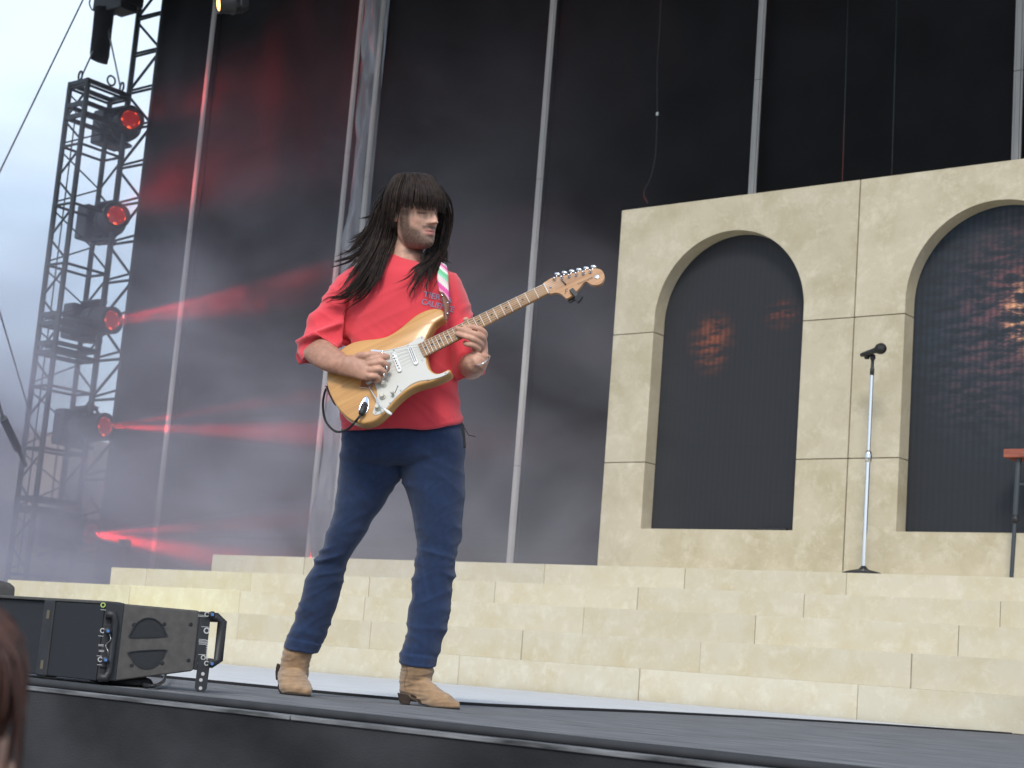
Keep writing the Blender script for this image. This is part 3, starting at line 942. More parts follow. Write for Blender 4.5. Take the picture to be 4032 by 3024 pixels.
# ------------------------------------------------------------------ smoke
def smoke(name, lo, hi, dens, build_nodes):
    m = bpy.data.materials.new(name)
    m.use_nodes = True
    n = m.node_tree
    n.nodes.clear()
    out = n.nodes.new('ShaderNodeOutputMaterial')
    pv = n.nodes.new('ShaderNodeVolumePrincipled')
    pv.inputs['Color'].default_value = (0.86, 0.86, 1.0, 1)
    pv.inputs['Anisotropy'].default_value = 0.15
    n.links.new(pv.outputs[0], out.inputs['Volume'])
    n.links.new(build_nodes(n), pv.inputs['Density'])
    m.cycles.volume_step_rate = 0.55
    mb = MB().box(lo, hi)
    return tag(build(mb, name, m), 'drifting grey stage smoke', 'smoke', kind='stuff')
def smoke_nodes(n):
    lk = n.links.new
    geo = n.nodes.new('ShaderNodeNewGeometry')
    sep = n.nodes.new('ShaderNodeSeparateXYZ')
    lk(geo.outputs['Position'], sep.inputs[0])
    mp_ = n.nodes.new('ShaderNodeMapping')
    mp_.inputs['Scale'].default_value = (0.30, 0.30, 0.42)
    lk(geo.outputs['Position'], mp_.inputs['Vector'])
    z = n.nodes.new('ShaderNodeTexNoise')
    z.inputs['Scale'].default_value = 1.6
    z.inputs['Detail'].default_value = 4
    z.inputs['Roughness'].default_value = 0.5
    z.inputs['Distortion'].default_value = 0.7
    lk(mp_.outputs[0], z.inputs['Vector'])
    def rng_(sock, a, b, c, d, smooth=False):
        r = n.nodes.new('ShaderNodeMapRange')
        if smooth:
            r.interpolation_type = 'SMOOTHSTEP'
        r.inputs['From Min'].default_value, r.inputs['From Max'].default_value = a, b
        r.inputs['To Min'].default_value, r.inputs['To Max'].default_value = c, d
        lk(sock, r.inputs['Value'])
        return r.outputs[0]
    def op(o, a, b):
        m_ = n.nodes.new('ShaderNodeMath')
        m_.operation = o
        for i, q in enumerate((a, b)):
            if isinstance(q, (int, float)):
                m_.inputs[i].default_value = q
            else:
                lk(q, m_.inputs[i])
        return m_.outputs[0]
    wisps = rng_(z.outputs['Fac'], 0.40, 0.64, 0.0, 1.0, True)
    low = rng_(sep.outputs['Z'], 1.0, 6.0, 1.0, 0.0, True)          # thick near the floor
    left = rng_(sep.outputs['X'], -21.0, -8.0, 1.0, 0.0, True)      # thick at the stage side
    plume = op('MULTIPLY', rng_(sep.outputs['X'], -22.5, -18.0, 1.0, 0.0, True), rng_(sep.outputs['Z'], 1.8, 4.9, 1.0, 0.0, True))
    # fade near the faces of the box
    ed = op('MULTIPLY', rng_(sep.outputs['Y'], 12.0, 13.6, 0.0, 1.0, True), rng_(sep.outputs['Z'], 9.0, 5.0, 0.0, 1.0, True))
    ed = op('MULTIPLY', ed, rng_(sep.outputs['X'], -27.5, -25.5, 0.0, 1.0, True))
    ed = op('MULTIPLY', ed, rng_(sep.outputs['X'], -8.6, -10.4, 0.0, 1.0, True))
    a = op('MULTIPLY', op('ADD', op('MULTIPLY', wisps, 0.85), 0.15), op('ADD', op('MULTIPLY', op('MULTIPLY', low, op('ADD', op('MULTIPLY', left, 0.75), 0.25)), SMOKE_LOW), op('MULTIPLY', left, SMOKE_HIGH)))
    b = op('MULTIPLY', op('ADD', op('MULTIPLY', wisps, 0.7), 0.3), op('MULTIPLY', plume, SMOKE_PLUME))
    return op('MULTIPLY', op('ADD', a, b), ed)
SMOKE_LOW, SMOKE_HIGH, SMOKE_PLUME = 0.54, 0.14, 0.95
smoke('smoke', (-27.5, 12.0, 0.6), (-8.6, 15.93, 9.0), 1, smoke_nodes)

# ------------------------------------------------------------------ front of the stage
mb = MB()
NX, NZ = 220, 36
X = np.linspace(-20.2, 9, NX)
vs = []
for j in range(NZ):
    z = -1.5 + 1.4915 * j / (NZ - 1)
    for x in X:
        k = (1 - j / (NZ - 1))
        vs.append((x, EDGE - 0.004 + (0.016 * math.sin(x * 9 + 2 * noise.noise(Vector((x, z, 2)))) * k + (0.03 * noise.noise(Vector((x * 1.3, z * 1.1, 0))) + 0.012 * noise.noise(Vector((x * 4.0 + z * 2, z * 2.2, 4))) + 0.035 * (1 - abs(noise.noise(Vector((x * 1.1 + z * 0.8, z * 1.9 - x * .3, 7))))) ** 8) * min(1, k * 2.5) ** 2), z))
fs = [(j * NX + i, j * NX + i + 1, (j + 1) * NX + i + 1, (j + 1) * NX + i) for j in range(NZ - 1) for i in range(NX - 1)]
o = build(mb.add(vs, fs), 'stage_skirt', M['skirt'], None, True)
tag(o, 'black cloth skirt hanging down the stage front', 'skirt')
t = thing('edge_trim', 'scuffed metal trim strip along the stage front edge', 'trim', (-5, EDGE, 0))
for a, b in ((-20.2, -5.6), (-5.596, -2.86), (-2.856, -0.4), (-0.396, 9)):
    mb = MB().box((a, EDGE - 0.010, -0.008), (b, EDGE + 0.030, 0.003))
    build(mb, 'trim_strip', M['trim'], t, bevel=0.002, seg=1)
M['cable'] = mat('cable_rubber', (0.03, 0.031, 0.034), 0.85, var=0.2, vscale=15)
def fl(x, y, z=0.02):                         # floor point under pixel, lifted
    p = on(x, y, 2, 0.0)
    return p + np.array([0, 0, z])
cl = [('thick black cable lying along the stage edge nearest the trim', 0.075, 0.0095, 1.0), ('black cable snaking just behind the edge cable', 0.13, 0.0085, 2.3), ('black cable lying furthest back from the stage edge', 0.19, 0.008, 4.1)]
for lb, off, r, sd in cl:
    pts = [(x, EDGE + off + 0.018 * noise.noise(Vector((x * 0.9, sd, 0))) + 0.012 * noise.noise(Vector((x * 2.7, sd, 3))), r + 0.001) for x in np.linspace(-12, 3, 160)]
    tag(build(MB().tube(pts, r, 8), 'floor_cable', M['cable'], None, True), lb, 'cable', 'cables along the stage edge')

# ------------------------------------------------------------------ line array speaker on the stage edge
C0 = on(*l4(765, 1000), 2, 0.0)
sd_ = np.array([0.50, 0.866, 0.0])            # along the side panel, away from the camera
fd_ = np.array([-1.0, 0.04, 0.0]); fd_ /= np.linalg.norm(fd_)   # along the front grille
sn_ = np.array([0.866, -0.5, 0.0])            # outward normal of the side panel
fn_ = np.array([-0.04, -1.0, 0.0]); fn_ /= np.linalg.norm(fn_)
def side_pt(px):                              # pixel on the side panel plane -> (s along, z)
    d = ray(*px)
    tt = ((C0 - CP) @ sn_) / (d @ sn_)
    p = CP + d * tt
    return (p - C0) @ sd_, p[2]
sp = thing('line_array_speaker', 'dark grey wedge-shaped loudspeaker lying on the stage edge at lower left', 'loudspeaker', C0)
corner = [side_pt(l4(*q)) for q in ((850, 345), (1588, 412), (1562, 893), (800, 1010))]
SL = corner[1][0]
zT0, zT1, zB1 = corner[0][1], corner[1][1], corner[2][1]
def W3(s, z, off=0.0): return C0 + sd_ * s + sn_ * off + np.array([0, 0, z])
# cabinet: trapezoid side, extended along the front direction
FW = 0.72
zB0 = 0.015
prof = [(0.055, zB0), (SL, zB1), (SL, zT1), (0.055, zT0)]
vs = [W3(*p) for p in prof] + [W3(*p) + fd_ * FW for p in prof]
mb = MB().add(vs, [(0, 1, 2, 3), (7, 6, 5, 4), (1, 0, 4, 5), (2, 1, 5, 6), (3, 2, 6, 7), (0, 3, 7, 4)])
cabi = fixnormals(build(mb, 'cabinet', M['speaker'], sp, bevel=0.006))
# front grille in three pieces and the mouldings between them
def fbox(a0, a1, z0, z1, d0, d1, name, m, bev=0.004, parent=None):
    c = C0 + fd_ * (a0 + a1) / 2 + fn_ * (d0 + d1) / 2 + np.array([0, 0, (z0 + z1) / 2])
    return build(MB().obox(c, fd_ * (a1 - a0) / 2, fn_ * (d1 - d0) / 2, np.array([0, 0, (z1 - z0) / 2])), name, m, parent or sp, bevel=bev)
fbox(0.01, 0.27, 0.012, zT0 - 0.006, -0.05, 0.0, 'grille', M['grille'])
fbox(0.272, 0.332, 0.008, zT0, -0.05, 0.004, 'front_moulding', M['black'], 0.008)
for z in (0.045, zT0 - 0.05):
    fbox(0.290, 0.305, z - 0.014, z + 0.014, 0.004, 0.0055, 'moulding_slot', M['joint'], 0.002)
fbox(0.334, 0.71, 0.012, zT0 - 0.006, -0.05, -0.01, 'grille', M['grille'])
fbox(0.0, 0.72, zT0 - 0.006, zT0 + 0.004, -0.06, 0.003, 'top_lip', M['speaker'], 0.003)
# half-moon handles recessed in the side
for top in (True, False):
    pix = [(1045, 620), (1040, 585), (1075, 520), (1130, 480), (1180, 470), (1235, 485), (1285, 530), (1308, 585), (1300, 612)] if top else [(1035, 738), (1300, 722), (1300, 750), (1270, 810), (1215, 855), (1150, 868), (1085, 840), (1040, 780)]
    q = np.array([side_pt(l4(*p)) for p in pix])
    q = cr(q, 4, True)
    n = len(q)
    cen = q.mean(0)
    vs = [W3(*(cen + (p - cen) * 1.02), 0.0008) for p in q] + [W3(*p, 0.0008) for p in q] + [W3(*(cen + (p - cen) * 1.06), 0.0045) for p in q] + [W3(*(cen + (p - cen) * 0.96), 0.0045) for p in q]
    fs = [tuple(range(n))]
    for i in range(n):
        j = (i + 1) % n
        fs += [(2 * n + i, 2 * n + j, 3 * n + j, 3 * n + i), (3 * n + i, 3 * n + j, j, i)]
    build(MB().add(vs, fs), 'handle_recess', M['grille'], sp)
for px in ((1060, 520), (1300, 515), (1510, 518), (1043, 840), (1285, 825), (1493, 802)):
    s, z = side_pt(l4(*px))
    mb = MB()
    rings = []
    for rr_, h in ((0.0065, 0.0), (0.0065, 0.002), (0.004, 0.003), (0.003, 0.001)):
        rings.append([W3(s + rr_ * math.cos(a), z + rr_ * math.sin(a), h + 0.0005) for a in np.linspace(0, 2 * math.pi, 9)[:-1]])
    build(mb.rings(rings), 'screw', M['black'], sp)
# front rigging bracket with pins, on the near vertical corner
def sbox(s0, s1, z0, z1, d0, d1, name, m, bev=0.003, parent=None):
    c = W3((s0 + s1) / 2, (z0 + z1) / 2, (d0 + d1) / 2)
    return build(MB().obox(c, sd_ * (s1 - s0) / 2, sn_ * (d1 - d0) / 2, np.array([0, 0, (z1 - z0) / 2])), name, m, parent or sp, bevel=bev)
sa, zh = side_pt(l4(765, 440)); sb, zl = side_pt(l4(935, 440))
z1_, z0_ = side_pt(l4(850, 440))[1], side_pt(l4(850, 945))[1]
sbox(0.0, 0.058, zB0, zT0 + 0.002, -0.03, 0.002, 'corner_post', M['black'], 0.004)
br = sbox(0.002, 0.045, z0_ + 0.03, z1_ - 0.03, 0.0, 0.008, 'rigging_plate', M['black'], 0.003)
frame = MB()
sA, sB = 0.002, sb - 0.008
pts = [W3(sA, z1_, 0.012), W3(sB * .75, z1_ - 0.0, 0.014), W3(sB, z1_ - 0.02, 0.014), W3(sB, z0_ + 0.02, 0.014), W3(sB * .75, z0_, 0.014), W3(sA, z0_, 0.012)]
frame.tube(pts, [0.014, 0.014, 0.011, 0.011, 0.014, 0.014], 8)
build(frame, 'rigging_guard', M['black'], sp, True)
def ringmark(s, z, off, r, name='ring_mark', m=None):
    mb = MB()
    mb.rings([[W3(s + rr_ * math.cos(a), z + rr_ * math.sin(a), off + h) for a in np.linspace(0, 2 * math.pi, 15)[:-1]] for rr_, h in ((r, 0), (r, 0.0015), (r * .62, 0.0015), (r * .62, 0))], cap=False)
    return build(mb, name, m or M['print'], sp)
s, z = side_pt(l4(815, 367)); ringmark(s, z, 0.004, 0.008, m=M['hicol'])
def pin(px, off):
    s, z = side_pt(l4(*px))
    o = build(MB().rings([[W3(s + r * math.cos(a), z + r * math.sin(a), off + h) for a in np.linspace(0, 2 * math.pi, 11)[:-1]] for r, h in ((0.005, 0), (0.005, 0.018), (0.011, 0.02), (0.011, 0.032), (0.004, 0.034))]), 'quick_pin', M['black'], sp, True)
    build(MB().obox(W3(s, z, off + 0.0345), sd_ * 0.004, sn_ * 0.001, np.array([0, 0, 0.004])), 'pin_button', M['blue'], o)
    ringmark(s - 0.012, z, 0.0085, 0.008, m=M['print'])
for px in ((840, 572), (822, 800)):
    pin(px, 0.008)
s0, z0 = side_pt(l4(860, 590)); s1, z1 = side_pt(l4(850, 780))
build(MB().tube(cr([W3(s0, z0, .02), W3(s0 + .004, z0 - .02, .03), W3(s0 - .006, (z0 + z1) / 2, .012), W3(s0, z1 + .02, .03), W3(s1, z1, .02)], 6), 0.0014, 5), 'pin_lanyard', M['steel'], sp, True)
for px, h in (((797, 690), 0.008), ((800, 735), 0.006), ((797, 612), 0.003), ((785, 770), 0.004), ((787, 840), 0.004), ((815, 405), 0.003)):
    s, z = side_pt(l4(*px))
    for k in range(max(1, int(h / 0.0028))):
        build(MB().obox(W3(s, z + k * 0.0035, 0.0086), sd_ * 0.008, sn_ * 0.0003, np.array([0, 0, 0.0008])), 'print_mark', M['print'], sp)
# rear rigging: strip, pins, handle, pivot arm
s0, s1 = SL + 0.001, side_pt(l4(1655, 600))[0]
sbox(s0, s1, zB1 + 0.004, zT1 - 0.002, -0.03, 0.001, 'rear_strip', M['black'], 0.003)
for px, r in (((1637, 570), 0.010), ((1610, 783), 0.008), ((1598, 860), 0.008)):
    s, z = side_pt(l4(*px)); ringmark(s, z, 0.0015, r)
for px in ((1665, 443), (1662, 830)):
    pin(px, 0.004)
for px, k in (((1605, 640), 3), ((1605, 668), 2), ((1600, 448), 2), ((1625, 540), 1), ((1600, 760), 1), ((1595, 825), 2)):
    s, z = side_pt(l4(*px))
    for q in range(k):
        build(MB().obox(W3(s, z - q * 0.004, 0.0016), sd_ * 0.012, sn_ * 0.0003, np.array([0, 0, 0.0008])), 'print_mark', M['print'], sp)
for q in range(9):
    s, z = side_pt(l4(1640, 650 + q * 18))
    build(MB().obox(W3(s, z, 0.0016), sd_ * 0.003, sn_ * 0.0003, np.array([0, 0, 0.0016])), 'print_mark', M['print'], sp)
ht, hb = side_pt(l4(1760, 470)), side_pt(l4(1760, 835))
hs = side_pt(l4(1758, 600))[0]
mb = MB()
ring_h = []
for (p) in ((s1 - 0.005, ht[1]), (hs - 0.02, ht[1]), (hs, ht[1] - 0.012), (hs, hb[1] + 0.012), (hs - 0.02, hb[1]), (s1 - 0.005, hb[1])):
    ring_h.append(W3(p[0], p[1], -0.012))
mb.tube(ring_h, 0.0155, 8)
build(mb, 'rear_handle', M['black'], sp, True)
a_, b_ = side_pt(l4(1612, 850)), side_pt(l4(1585, 1055))
arm_out = []
wv2 = 0.019
arm = [(a_[0] - wv2, a_[1] + 0.02), (a_[0] + wv2, a_[1] + 0.02), (b_[0] + wv2, b_[1] + 0.012), (b_[0] + wv2 * .6, b_[1]), (b_[0] - wv2 * .6, b_[1]), (b_[0] - wv2, b_[1] + 0.012)]
vs = [W3(*p, 0.002) for p in arm] + [W3(*p, 0.008) for p in arm]
n = len(arm)
pa = fixnormals(build(MB().add(vs, [tuple(range(n)), tuple(range(2 * n - 1, n - 1, -1))] + [(i, (i + 1) % n, n + (i + 1) % n, n + i) for i in range(n)]), 'pivot_arm', M['black'], sp))
for q in ((1604, 912), (1588, 960), (1585, 1025)):
    s, z = side_pt(l4(*q))
    mb = MB().rings([[W3(s + r * math.cos(a), z + r * math.sin(a), 0.0086) for a in np.linspace(0, 2 * math.pi, 11)[:-1]] for r in (0.0058, 0.0001)], cap=False)
    build(mb, 'arm_hole', M['print'], pa)
# sandbag and strap below, holding the box up
pts = [fl(*l4(1090, 1010), 0.01), fl(*l4(1200, 1040), 0.012), fl(*l4(1290, 1018), 0.02), fl(*l4(1300, 990), 0.05), fl(*l4(1296, 958), 0.075)]
build(MB().tube(cr(pts, 5), 0.006, 6), 'kickstand', M['black'], sp, True)
mb = MB()
ctr = C0 + sd_ * 0.17 + fd_ * 0.16 + np.array([0, 0, 0.016])
rings = []
for h, r in ((0.0, 0.06), (0.008, 0.085), (0.025, 0.075), (0.036, 0.05)):
    rings.append([ctr + np.array([math.cos(a) * r * 1.6, math.sin(a) * r, h - 0.014]) for a in np.linspace(0, 2 * math.pi, 15)[:-1]])
tag(build(mb.rings(rings), 'sandbag', M['blackcloth'], None, True), 'flat black sandbag propping the loudspeaker off the floor', 'sandbag')

# dark monitor behind it at the far left
q = on(*l4(60, 300), 1, 4.6)
mo = thing('stage_monitor', 'dark monitor with a raised rim at the left edge behind the loudspeaker', 'monitor', (q[0] - 0.25, q[1] + 0.2, 0))
top = on(*l4(60, 190), 1, 4.6)[2]
mcx = on(*l4(140, 250), 1, 4.6)[0]
out = [(mcx - 0.60, 0.001), (mcx - 0.008, 0.001), (mcx, top * .5), (mcx - 0.012, top - 0.015), (mcx - 0.05, top), (mcx - 0.5, top + 0.05)]
n = len(out)
vs = [(p[0], 4.6, p[1]) for p in out] + [(p[0] - 0.0, 4.2, p[1]) for p in out]
fixnormals(build(MB().add(vs, [tuple(range(n)), tuple(range(2 * n - 1, n - 1, -1))] + [(i, (i + 1) % n, n + (i + 1) % n, n + i) for i in range(n)]), 'cabinet', M['speaker'], mo, bevel=0.015))
build(MB().obox((mcx - 0.2, 4.198, top * .72), (0.16, 0, -0.02), (0, 0.003, 0), (0, 0, top * .16)), 'grille', M['grille'], mo)

# ------------------------------------------------------------------ microphone stand on the top step
bx = on(3399, 2262, 1, 13.62)
mx_, my_, mz_ = bx[0], 13.62, 1.2185
t = thing('microphone_stand', 'straight chrome microphone stand with a round black base on the top step', 'microphone stand', (mx_, my_, mz_))
sc_ = 1.0
hw = abs(on(3470, 2262, 1, 13.62)[0] - on(3322, 2262, 1, 13.62)[0]) / 2
build(MB().lathe([(0.0, hw), (0.012, hw), (0.03, hw * .75), (0.05, hw * .25), (0.065, 0.03), (0.08, 0.02)], (mx_, my_, mz_), n=32), 'base', M['black'], t, True)
zc = on(3410, 1798, 1, 13.62)[2]; zt = on(3414, 1470, 1, 13.62)[2]
rod('lower_tube', (mx_, my_, mz_ + 0.06), (mx_, my_, zc), 0.020, M['chrome'], t)
build(MB().lathe([(zc - 0.05, 0.021), (zc - 0.045, 0.028), (zc - 0.01, 0.031), (zc + 0.02, 0.031), (zc + 0.05, 0.024), (zc + 0.055, 0.017)], (mx_, my_, 0), n=16), 'clutch', M['chrome'], t, True)
rod('upper_tube', (mx_, my_, zc), (mx_, my_, zt), 0.0165, M['chrome'], t)
zm = on(3414, 1400, 1, 13.62)[2]
build(MB().lathe([(zt - 0.02, 0.019), (zt + 0.04, 0.019), (zt + 0.05, 0.014), (zm - 0.05, 0.014), (zm - 0.03, 0.024), (zm, 0.024), (zm + 0.01, 0.01)], (mx_, my_, 0), n=14), 'adapter', M['black'], t, True)
ma, mbb = on(3392, 1398, 1, 13.62), on(3482, 1368, 1, 13.50)
d = (mbb - ma); d /= np.linalg.norm(d)
pc = on(3414, 1392, 1, 13.62)
mic = thing('microphone', 'black handheld microphone clipped on the chrome stand', 'microphone', pc)
dl = np.linalg.norm(mbb - ma)
build(MB().tube([ma, ma + d * dl * .1, ma + d * dl * .62, ma + d * dl * .72], [0.018, 0.021, 0.026, 0.036], 14), 'handle', M['black'], mic, True)
pts = [ma + d * dl * q for q in (.71, .74, .80, .88, .95, 1.0, 1.02)]
build(MB().tube(pts, [0.036, 0.044, 0.050, 0.050, 0.042, 0.024, 0.005], 16), 'grille_ball', mat('mic_mesh', (0.05, 0.05, 0.05), 0.4, 0.7, bump=0.5, bscale=500), mic, True)
build(MB().tube([pc + np.array([0, 0, -0.05]), pc + np.array([0, 0, -0.01])], [0.02, 0.034], 10), 'clip', M['black'], t, True)

# ------------------------------------------------------------------ table with tubular legs at the right edge
yT = 13.75
zt = on(3990, 1768, 1, yT)[2]; zb = on(3990, 1802, 1, yT)[2]
xl_ = on(3954, 1785, 1, yT)[0]
M['redwood'] = mat('red_brown_wood', (0.30, 0.085, 0.05), 0.4, var=0.25, vscale=8, stretch=(1, 6, 6))
t = thing('side_table', 'red-brown table top on dark tubular legs at the right edge', 'table', (xl_ + 0.6, yT, TZ[5]))
build(MB().box((xl_, yT - 0.02, zb), (xl_ + 1.1, yT + 0.24, zt)), 'table_top', M['redwood'], t, bevel=0.006)
M['legpaint'] = mat('leg_paint', (0.06, 0.07, 0.08), 0.4, 0.3)
la = on(4012, 1802, 1, yT + 0.05); lb_ = on(3982, 2279, 1, yT + 0.05)
lb_ = np.array([lb_[0], yT + 0.05, TZ[5] + 0.001])
mid = la + (lb_ - la) * 0.5
l_ = rod('leg', lb_, mid, 0.019, M['legpaint'], t)
rod('leg', mid + (lb_ - la) * 0.02, la, 0.026, M['legpaint'], t)
build(MB().tube([mid - (lb_ - la) * 0.03, mid + (lb_ - la) * 0.03], 0.032, 10), 'leg_collar', M['black'], t, True)
rod('brace', la + (lb_ - la) * .22 , la + (lb_ - la) * .22 + np.array([0.7, 0, 0.02]), 0.014, M['legpaint'], t)
rod('leg', (lb_[0] + 1.05, yT + 0.05, TZ[5] + 0.001), (la[0] + 0.95, yT + 0.05, zb), 0.022, M['legpaint'], t)

# little control box on a bracket at the back left
q = on(490, 2140, 1, 15.7); q2 = on(482, 2193, 1, 15.7)
t = thing('control_box', 'small tan box on a short bracket in the lowest red beam', 'control box', q)
M['tanbox'] = mat('tan_box', (0.45, 0.30, 0.2), 0.6)
build(MB().box(q + [-0.09, -0.05, -0.05], q + [0.09, 0.05, 0.06]), 'box', M['tanbox'], t, bevel=0.01)
build(MB().box(q + [0.0, -0.056, -0.03], q + [0.07, -0.051, 0.04]), 'door', M['black'], t)
rod('post', (q[0] - 0.02, q[1], 1.1), (q[0] - 0.01, q[1], q[2] - 0.05), 0.022, M['tanbox'], t)

# ------------------------------------------------------------------ spectator close to the camera at lower left
DS = 1.2
def sp_(x, y, dd=0.0): return at(x, y, DS - dd)
M['hairfan'] = mat('brown_hair', (0.105, 0.042, 0.027), 0.5, var=0.35, vscale=16, stretch=(5, 5, 0.7), col2=(0.022, 0.009, 0.007))
M['skinfan'] = mat('fan_skin', (0.55, 0.30, 0.21), 0.5)
M['fancloth'] = mat('fan_shirt', (0.08, 0.08, 0.1), 0.8)
def ell(c, ax, n=28, m=18, fn=None):
    rings = []
    for j in range(m):
        f = -math.pi / 2 + math.pi * (j + 0.5) / m
        rings.append([c + ax[0] * (math.cos(f) * math.cos(a)) + ax[1] * (math.cos(f) * math.sin(a)) + ax[2] * math.sin(f) for a in np.linspace(0, 2 * math.pi, n + 1)[:-1]])
    return MB().rings(rings)
hz = np.array([0, 0, 1.0])
edge = sp_(105, 2640)
hcx = edge - CR * 0.0835
fan = thing('person', 'blurred spectator with reddish-brown hair cut off at the lower left', 'person', hcx - hz * 0.15)
fc = fan
body = MB()
secs = [(-0.60, 0.17, 0.11), (-0.35, 0.19, 0.12), (-0.20, 0.165, 0.10), (-0.14, 0.125, 0.080), (-0.10, 0.097, 0.066), (-0.07, 0.0825, 0.062), (-0.045, 0.0735, 0.060), (-0.025, 0.064, 0.058), (0.0, 0.060, 0.065), (0.03, 0.056, 0.065), (0.05, 0.035, 0.045), (0.06, 0.012, 0.02)]
back = _f * np.array([1, 1, 0]); back /= np.linalg.norm(back)
rings = []
for row in cr(secs, 5):
    rings.append([hcx + CR * row[1] * math.cos(a) + back * row[2] * math.sin(a) + hz * row[0] for a in np.linspace(0, 2 * math.pi, 33)[:-1]])
body.rings(rings)
build(body, 'body', M['skinfan'], fan, True)
rings = []
for row in cr([(-0.62, 0.175, 0.115), (-0.35, 0.196, 0.126), (-0.24, 0.185, 0.11), (-0.19, 0.168, 0.102)], 5):
    rings.append([hcx + CR * row[1] * math.cos(a) + back * row[2] * math.sin(a) + hz * row[0] for a in np.linspace(0, 2 * math.pi, 33)[:-1]])
build(MB().rings(rings, cap=False), 'shirt', M['fancloth'], fan, True)
hr = MB()
rings = []
HP = [(-0.075, 0.040, 0.045), (-0.050, 0.058, 0.055), (-0.032, 0.0725, 0.07), (-0.012, 0.0775, 0.085), (0.004, 0.077, 0.09), (0.022, 0.072, 0.085), (0.040, 0.058, 0.07), (0.055, 0.035, 0.045), (0.062, 0.002, 0.002)]
for row in cr(HP, 6):
    rings.append([hcx + CR * row[1] * math.cos(a) + back * row[2] * math.sin(a) + hz * row[0] for a in np.linspace(0, 2 * math.pi, 41)[:-1]])
hr.rings(rings)
hp2 = cr(HP, 3)[::-1]
for k in range(260):
    a = random.uniform(-math.pi, math.pi)
    j = random.uniform(1.0, 1.03)
    e = len(hp2) - random.randint(0, 3)
    pts = [hcx + CR * r[1] * j * math.cos(a) + back * r[2] * j * math.sin(a) + hz * r[0] + np.array([random.gauss(0, .0006) for _ in range(3)]) for r in hp2[1:e]]
    hr.tube(pts, [0.0016] * (len(pts) - 1) + [0.0004], 4)
for k in range(90):
    a = random.uniform(-0.9, 0.9)
    ln = random.uniform(-0.10, -0.055)
    j = random.uniform(0.94, 1.02)
    w2 = random.gauss(0, .004)
    pts = [hcx + CR * (r_ * j * math.cos(a) + w2 * q_) - back * r_ * 1.1 * j * abs(math.sin(a)) + hz * z_ for q_, (z_, r_) in enumerate([(0.03, .066), (0.005, .0775), (-0.025, .076), (-0.045, .068), (ln, .060)])]
    hr.tube(cr(pts, 4), [0.0013] * 14 + [0.0009, 0.0006, 0.0003], 4)
build(hr, 'hair', M['hairfan'], fan, True)
# ------------------------------------------------------------------ guitar
GA = math.radians(26.0)
GT = math.radians(31.0)
U_ = CR * math.cos(GA) + CU * math.sin(GA)                 # towards the headstock
W0 = -CR * math.sin(GA) + CU * math.cos(GA)
N_ = CT * math.cos(GT) + W0 * math.sin(GT)                 # out of the guitar's face
V_ = W0 * math.cos(GT) - CT * math.sin(GT)                 # towards the bass edge
GO = PX(c2(1250, 850), 0.262)                              # pickguard middle
GM = Matrix([[U_[i], V_[i], N_[i], GO[i]] for i in range(3)] + [[0, 0, 0, 1]])
def guv(px, h=0.0):                                        # photo pixel -> (u, v) on the plane h above the face
    d = ray(*px)
    o = GO + N_ * h
    t = ((o - CP) @ N_) / (d @ N_)
    p = CP + d * t - GO
    return np.array([p @ U_, p @ V_])
def gw(px, h=0.0):                                         # the same as a world point
    q = guv(px, h)
    return GO + U_ * q[0] + V_ * q[1] + N_ * h

def woodmat(name, c_lo, c_hi, rough, sx=2.0, coat=0.0):
    m = mat(name, c_hi, rough)
    n = m.node_tree
    lk = n.links.new
    b = n.nodes['Principled BSDF']
    b.inputs['Coat Weight'].default_value = coat
    b.inputs['Coat Roughness'].default_value = 0.12
    t = n.nodes.new('ShaderNodeTexCoord')
    mp_ = n.nodes.new('ShaderNodeMapping')
    mp_.inputs['Scale'].default_value = (sx, 26, 26)
    mp_.inputs['Rotation'].default_value = (0, 0, RAD(4))
    z = n.nodes.new('ShaderNodeTexNoise')
    z.inputs['Scale'].default_value = 2.2
    z.inputs['Detail'].default_value = 6
    z.inputs['Distortion'].default_value = 0.6
    r = n.nodes.new('ShaderNodeValToRGB')
    r.color_ramp.elements[0].position, r.color_ramp.elements[1].position = 0.33, 0.66
    r.color_ramp.elements[0].color = (*c_lo, 1)
    r.color_ramp.elements[1].color = (*c_hi, 1)
    lk(t.outputs['Object'], mp_.inputs['Vector'])
    lk(mp_.outputs[0], z.inputs['Vector'])
    lk(z.outputs['Fac'], r.inputs['Fac'])
    lk(r.outputs['Color'], b.inputs['Base Color'])
    return m
M['gbody'] = woodmat('amber_ash', (0.50, 0.25, 0.075), (0.63, 0.345, 0.115), 0.4, 1.6, 0.25)
M['maple'] = woodmat('maple', (0.38, 0.19, 0.085), (0.52, 0.285, 0.135), 0.45, 3.0, 0.1)
M['guard'] = mat('white_pickguard', (0.60, 0.595, 0.55), 0.3, spec=0.5)
M['knob'] = mat('cream_knob', (0.62, 0.59, 0.50), 0.4)
M['pole'] = mat('pickup_pole', (0.12, 0.12, 0.13), 0.35, 0.6)
M['dot'] = mat('black_dot', (0.025, 0.022, 0.02), 0.5)
M['slot'] = mat('pickup_slot', (0.10, 0.10, 0.12), 0.4)

gt = thing('electric_guitar', 'natural amber electric guitar with white pickguard held by the musician', 'guitar', mat=GM)
def G(mb, name, m, parent=gt, smooth=False, bevel=0.0):
    return build(mb, name, m, parent, smooth, True, bevel)

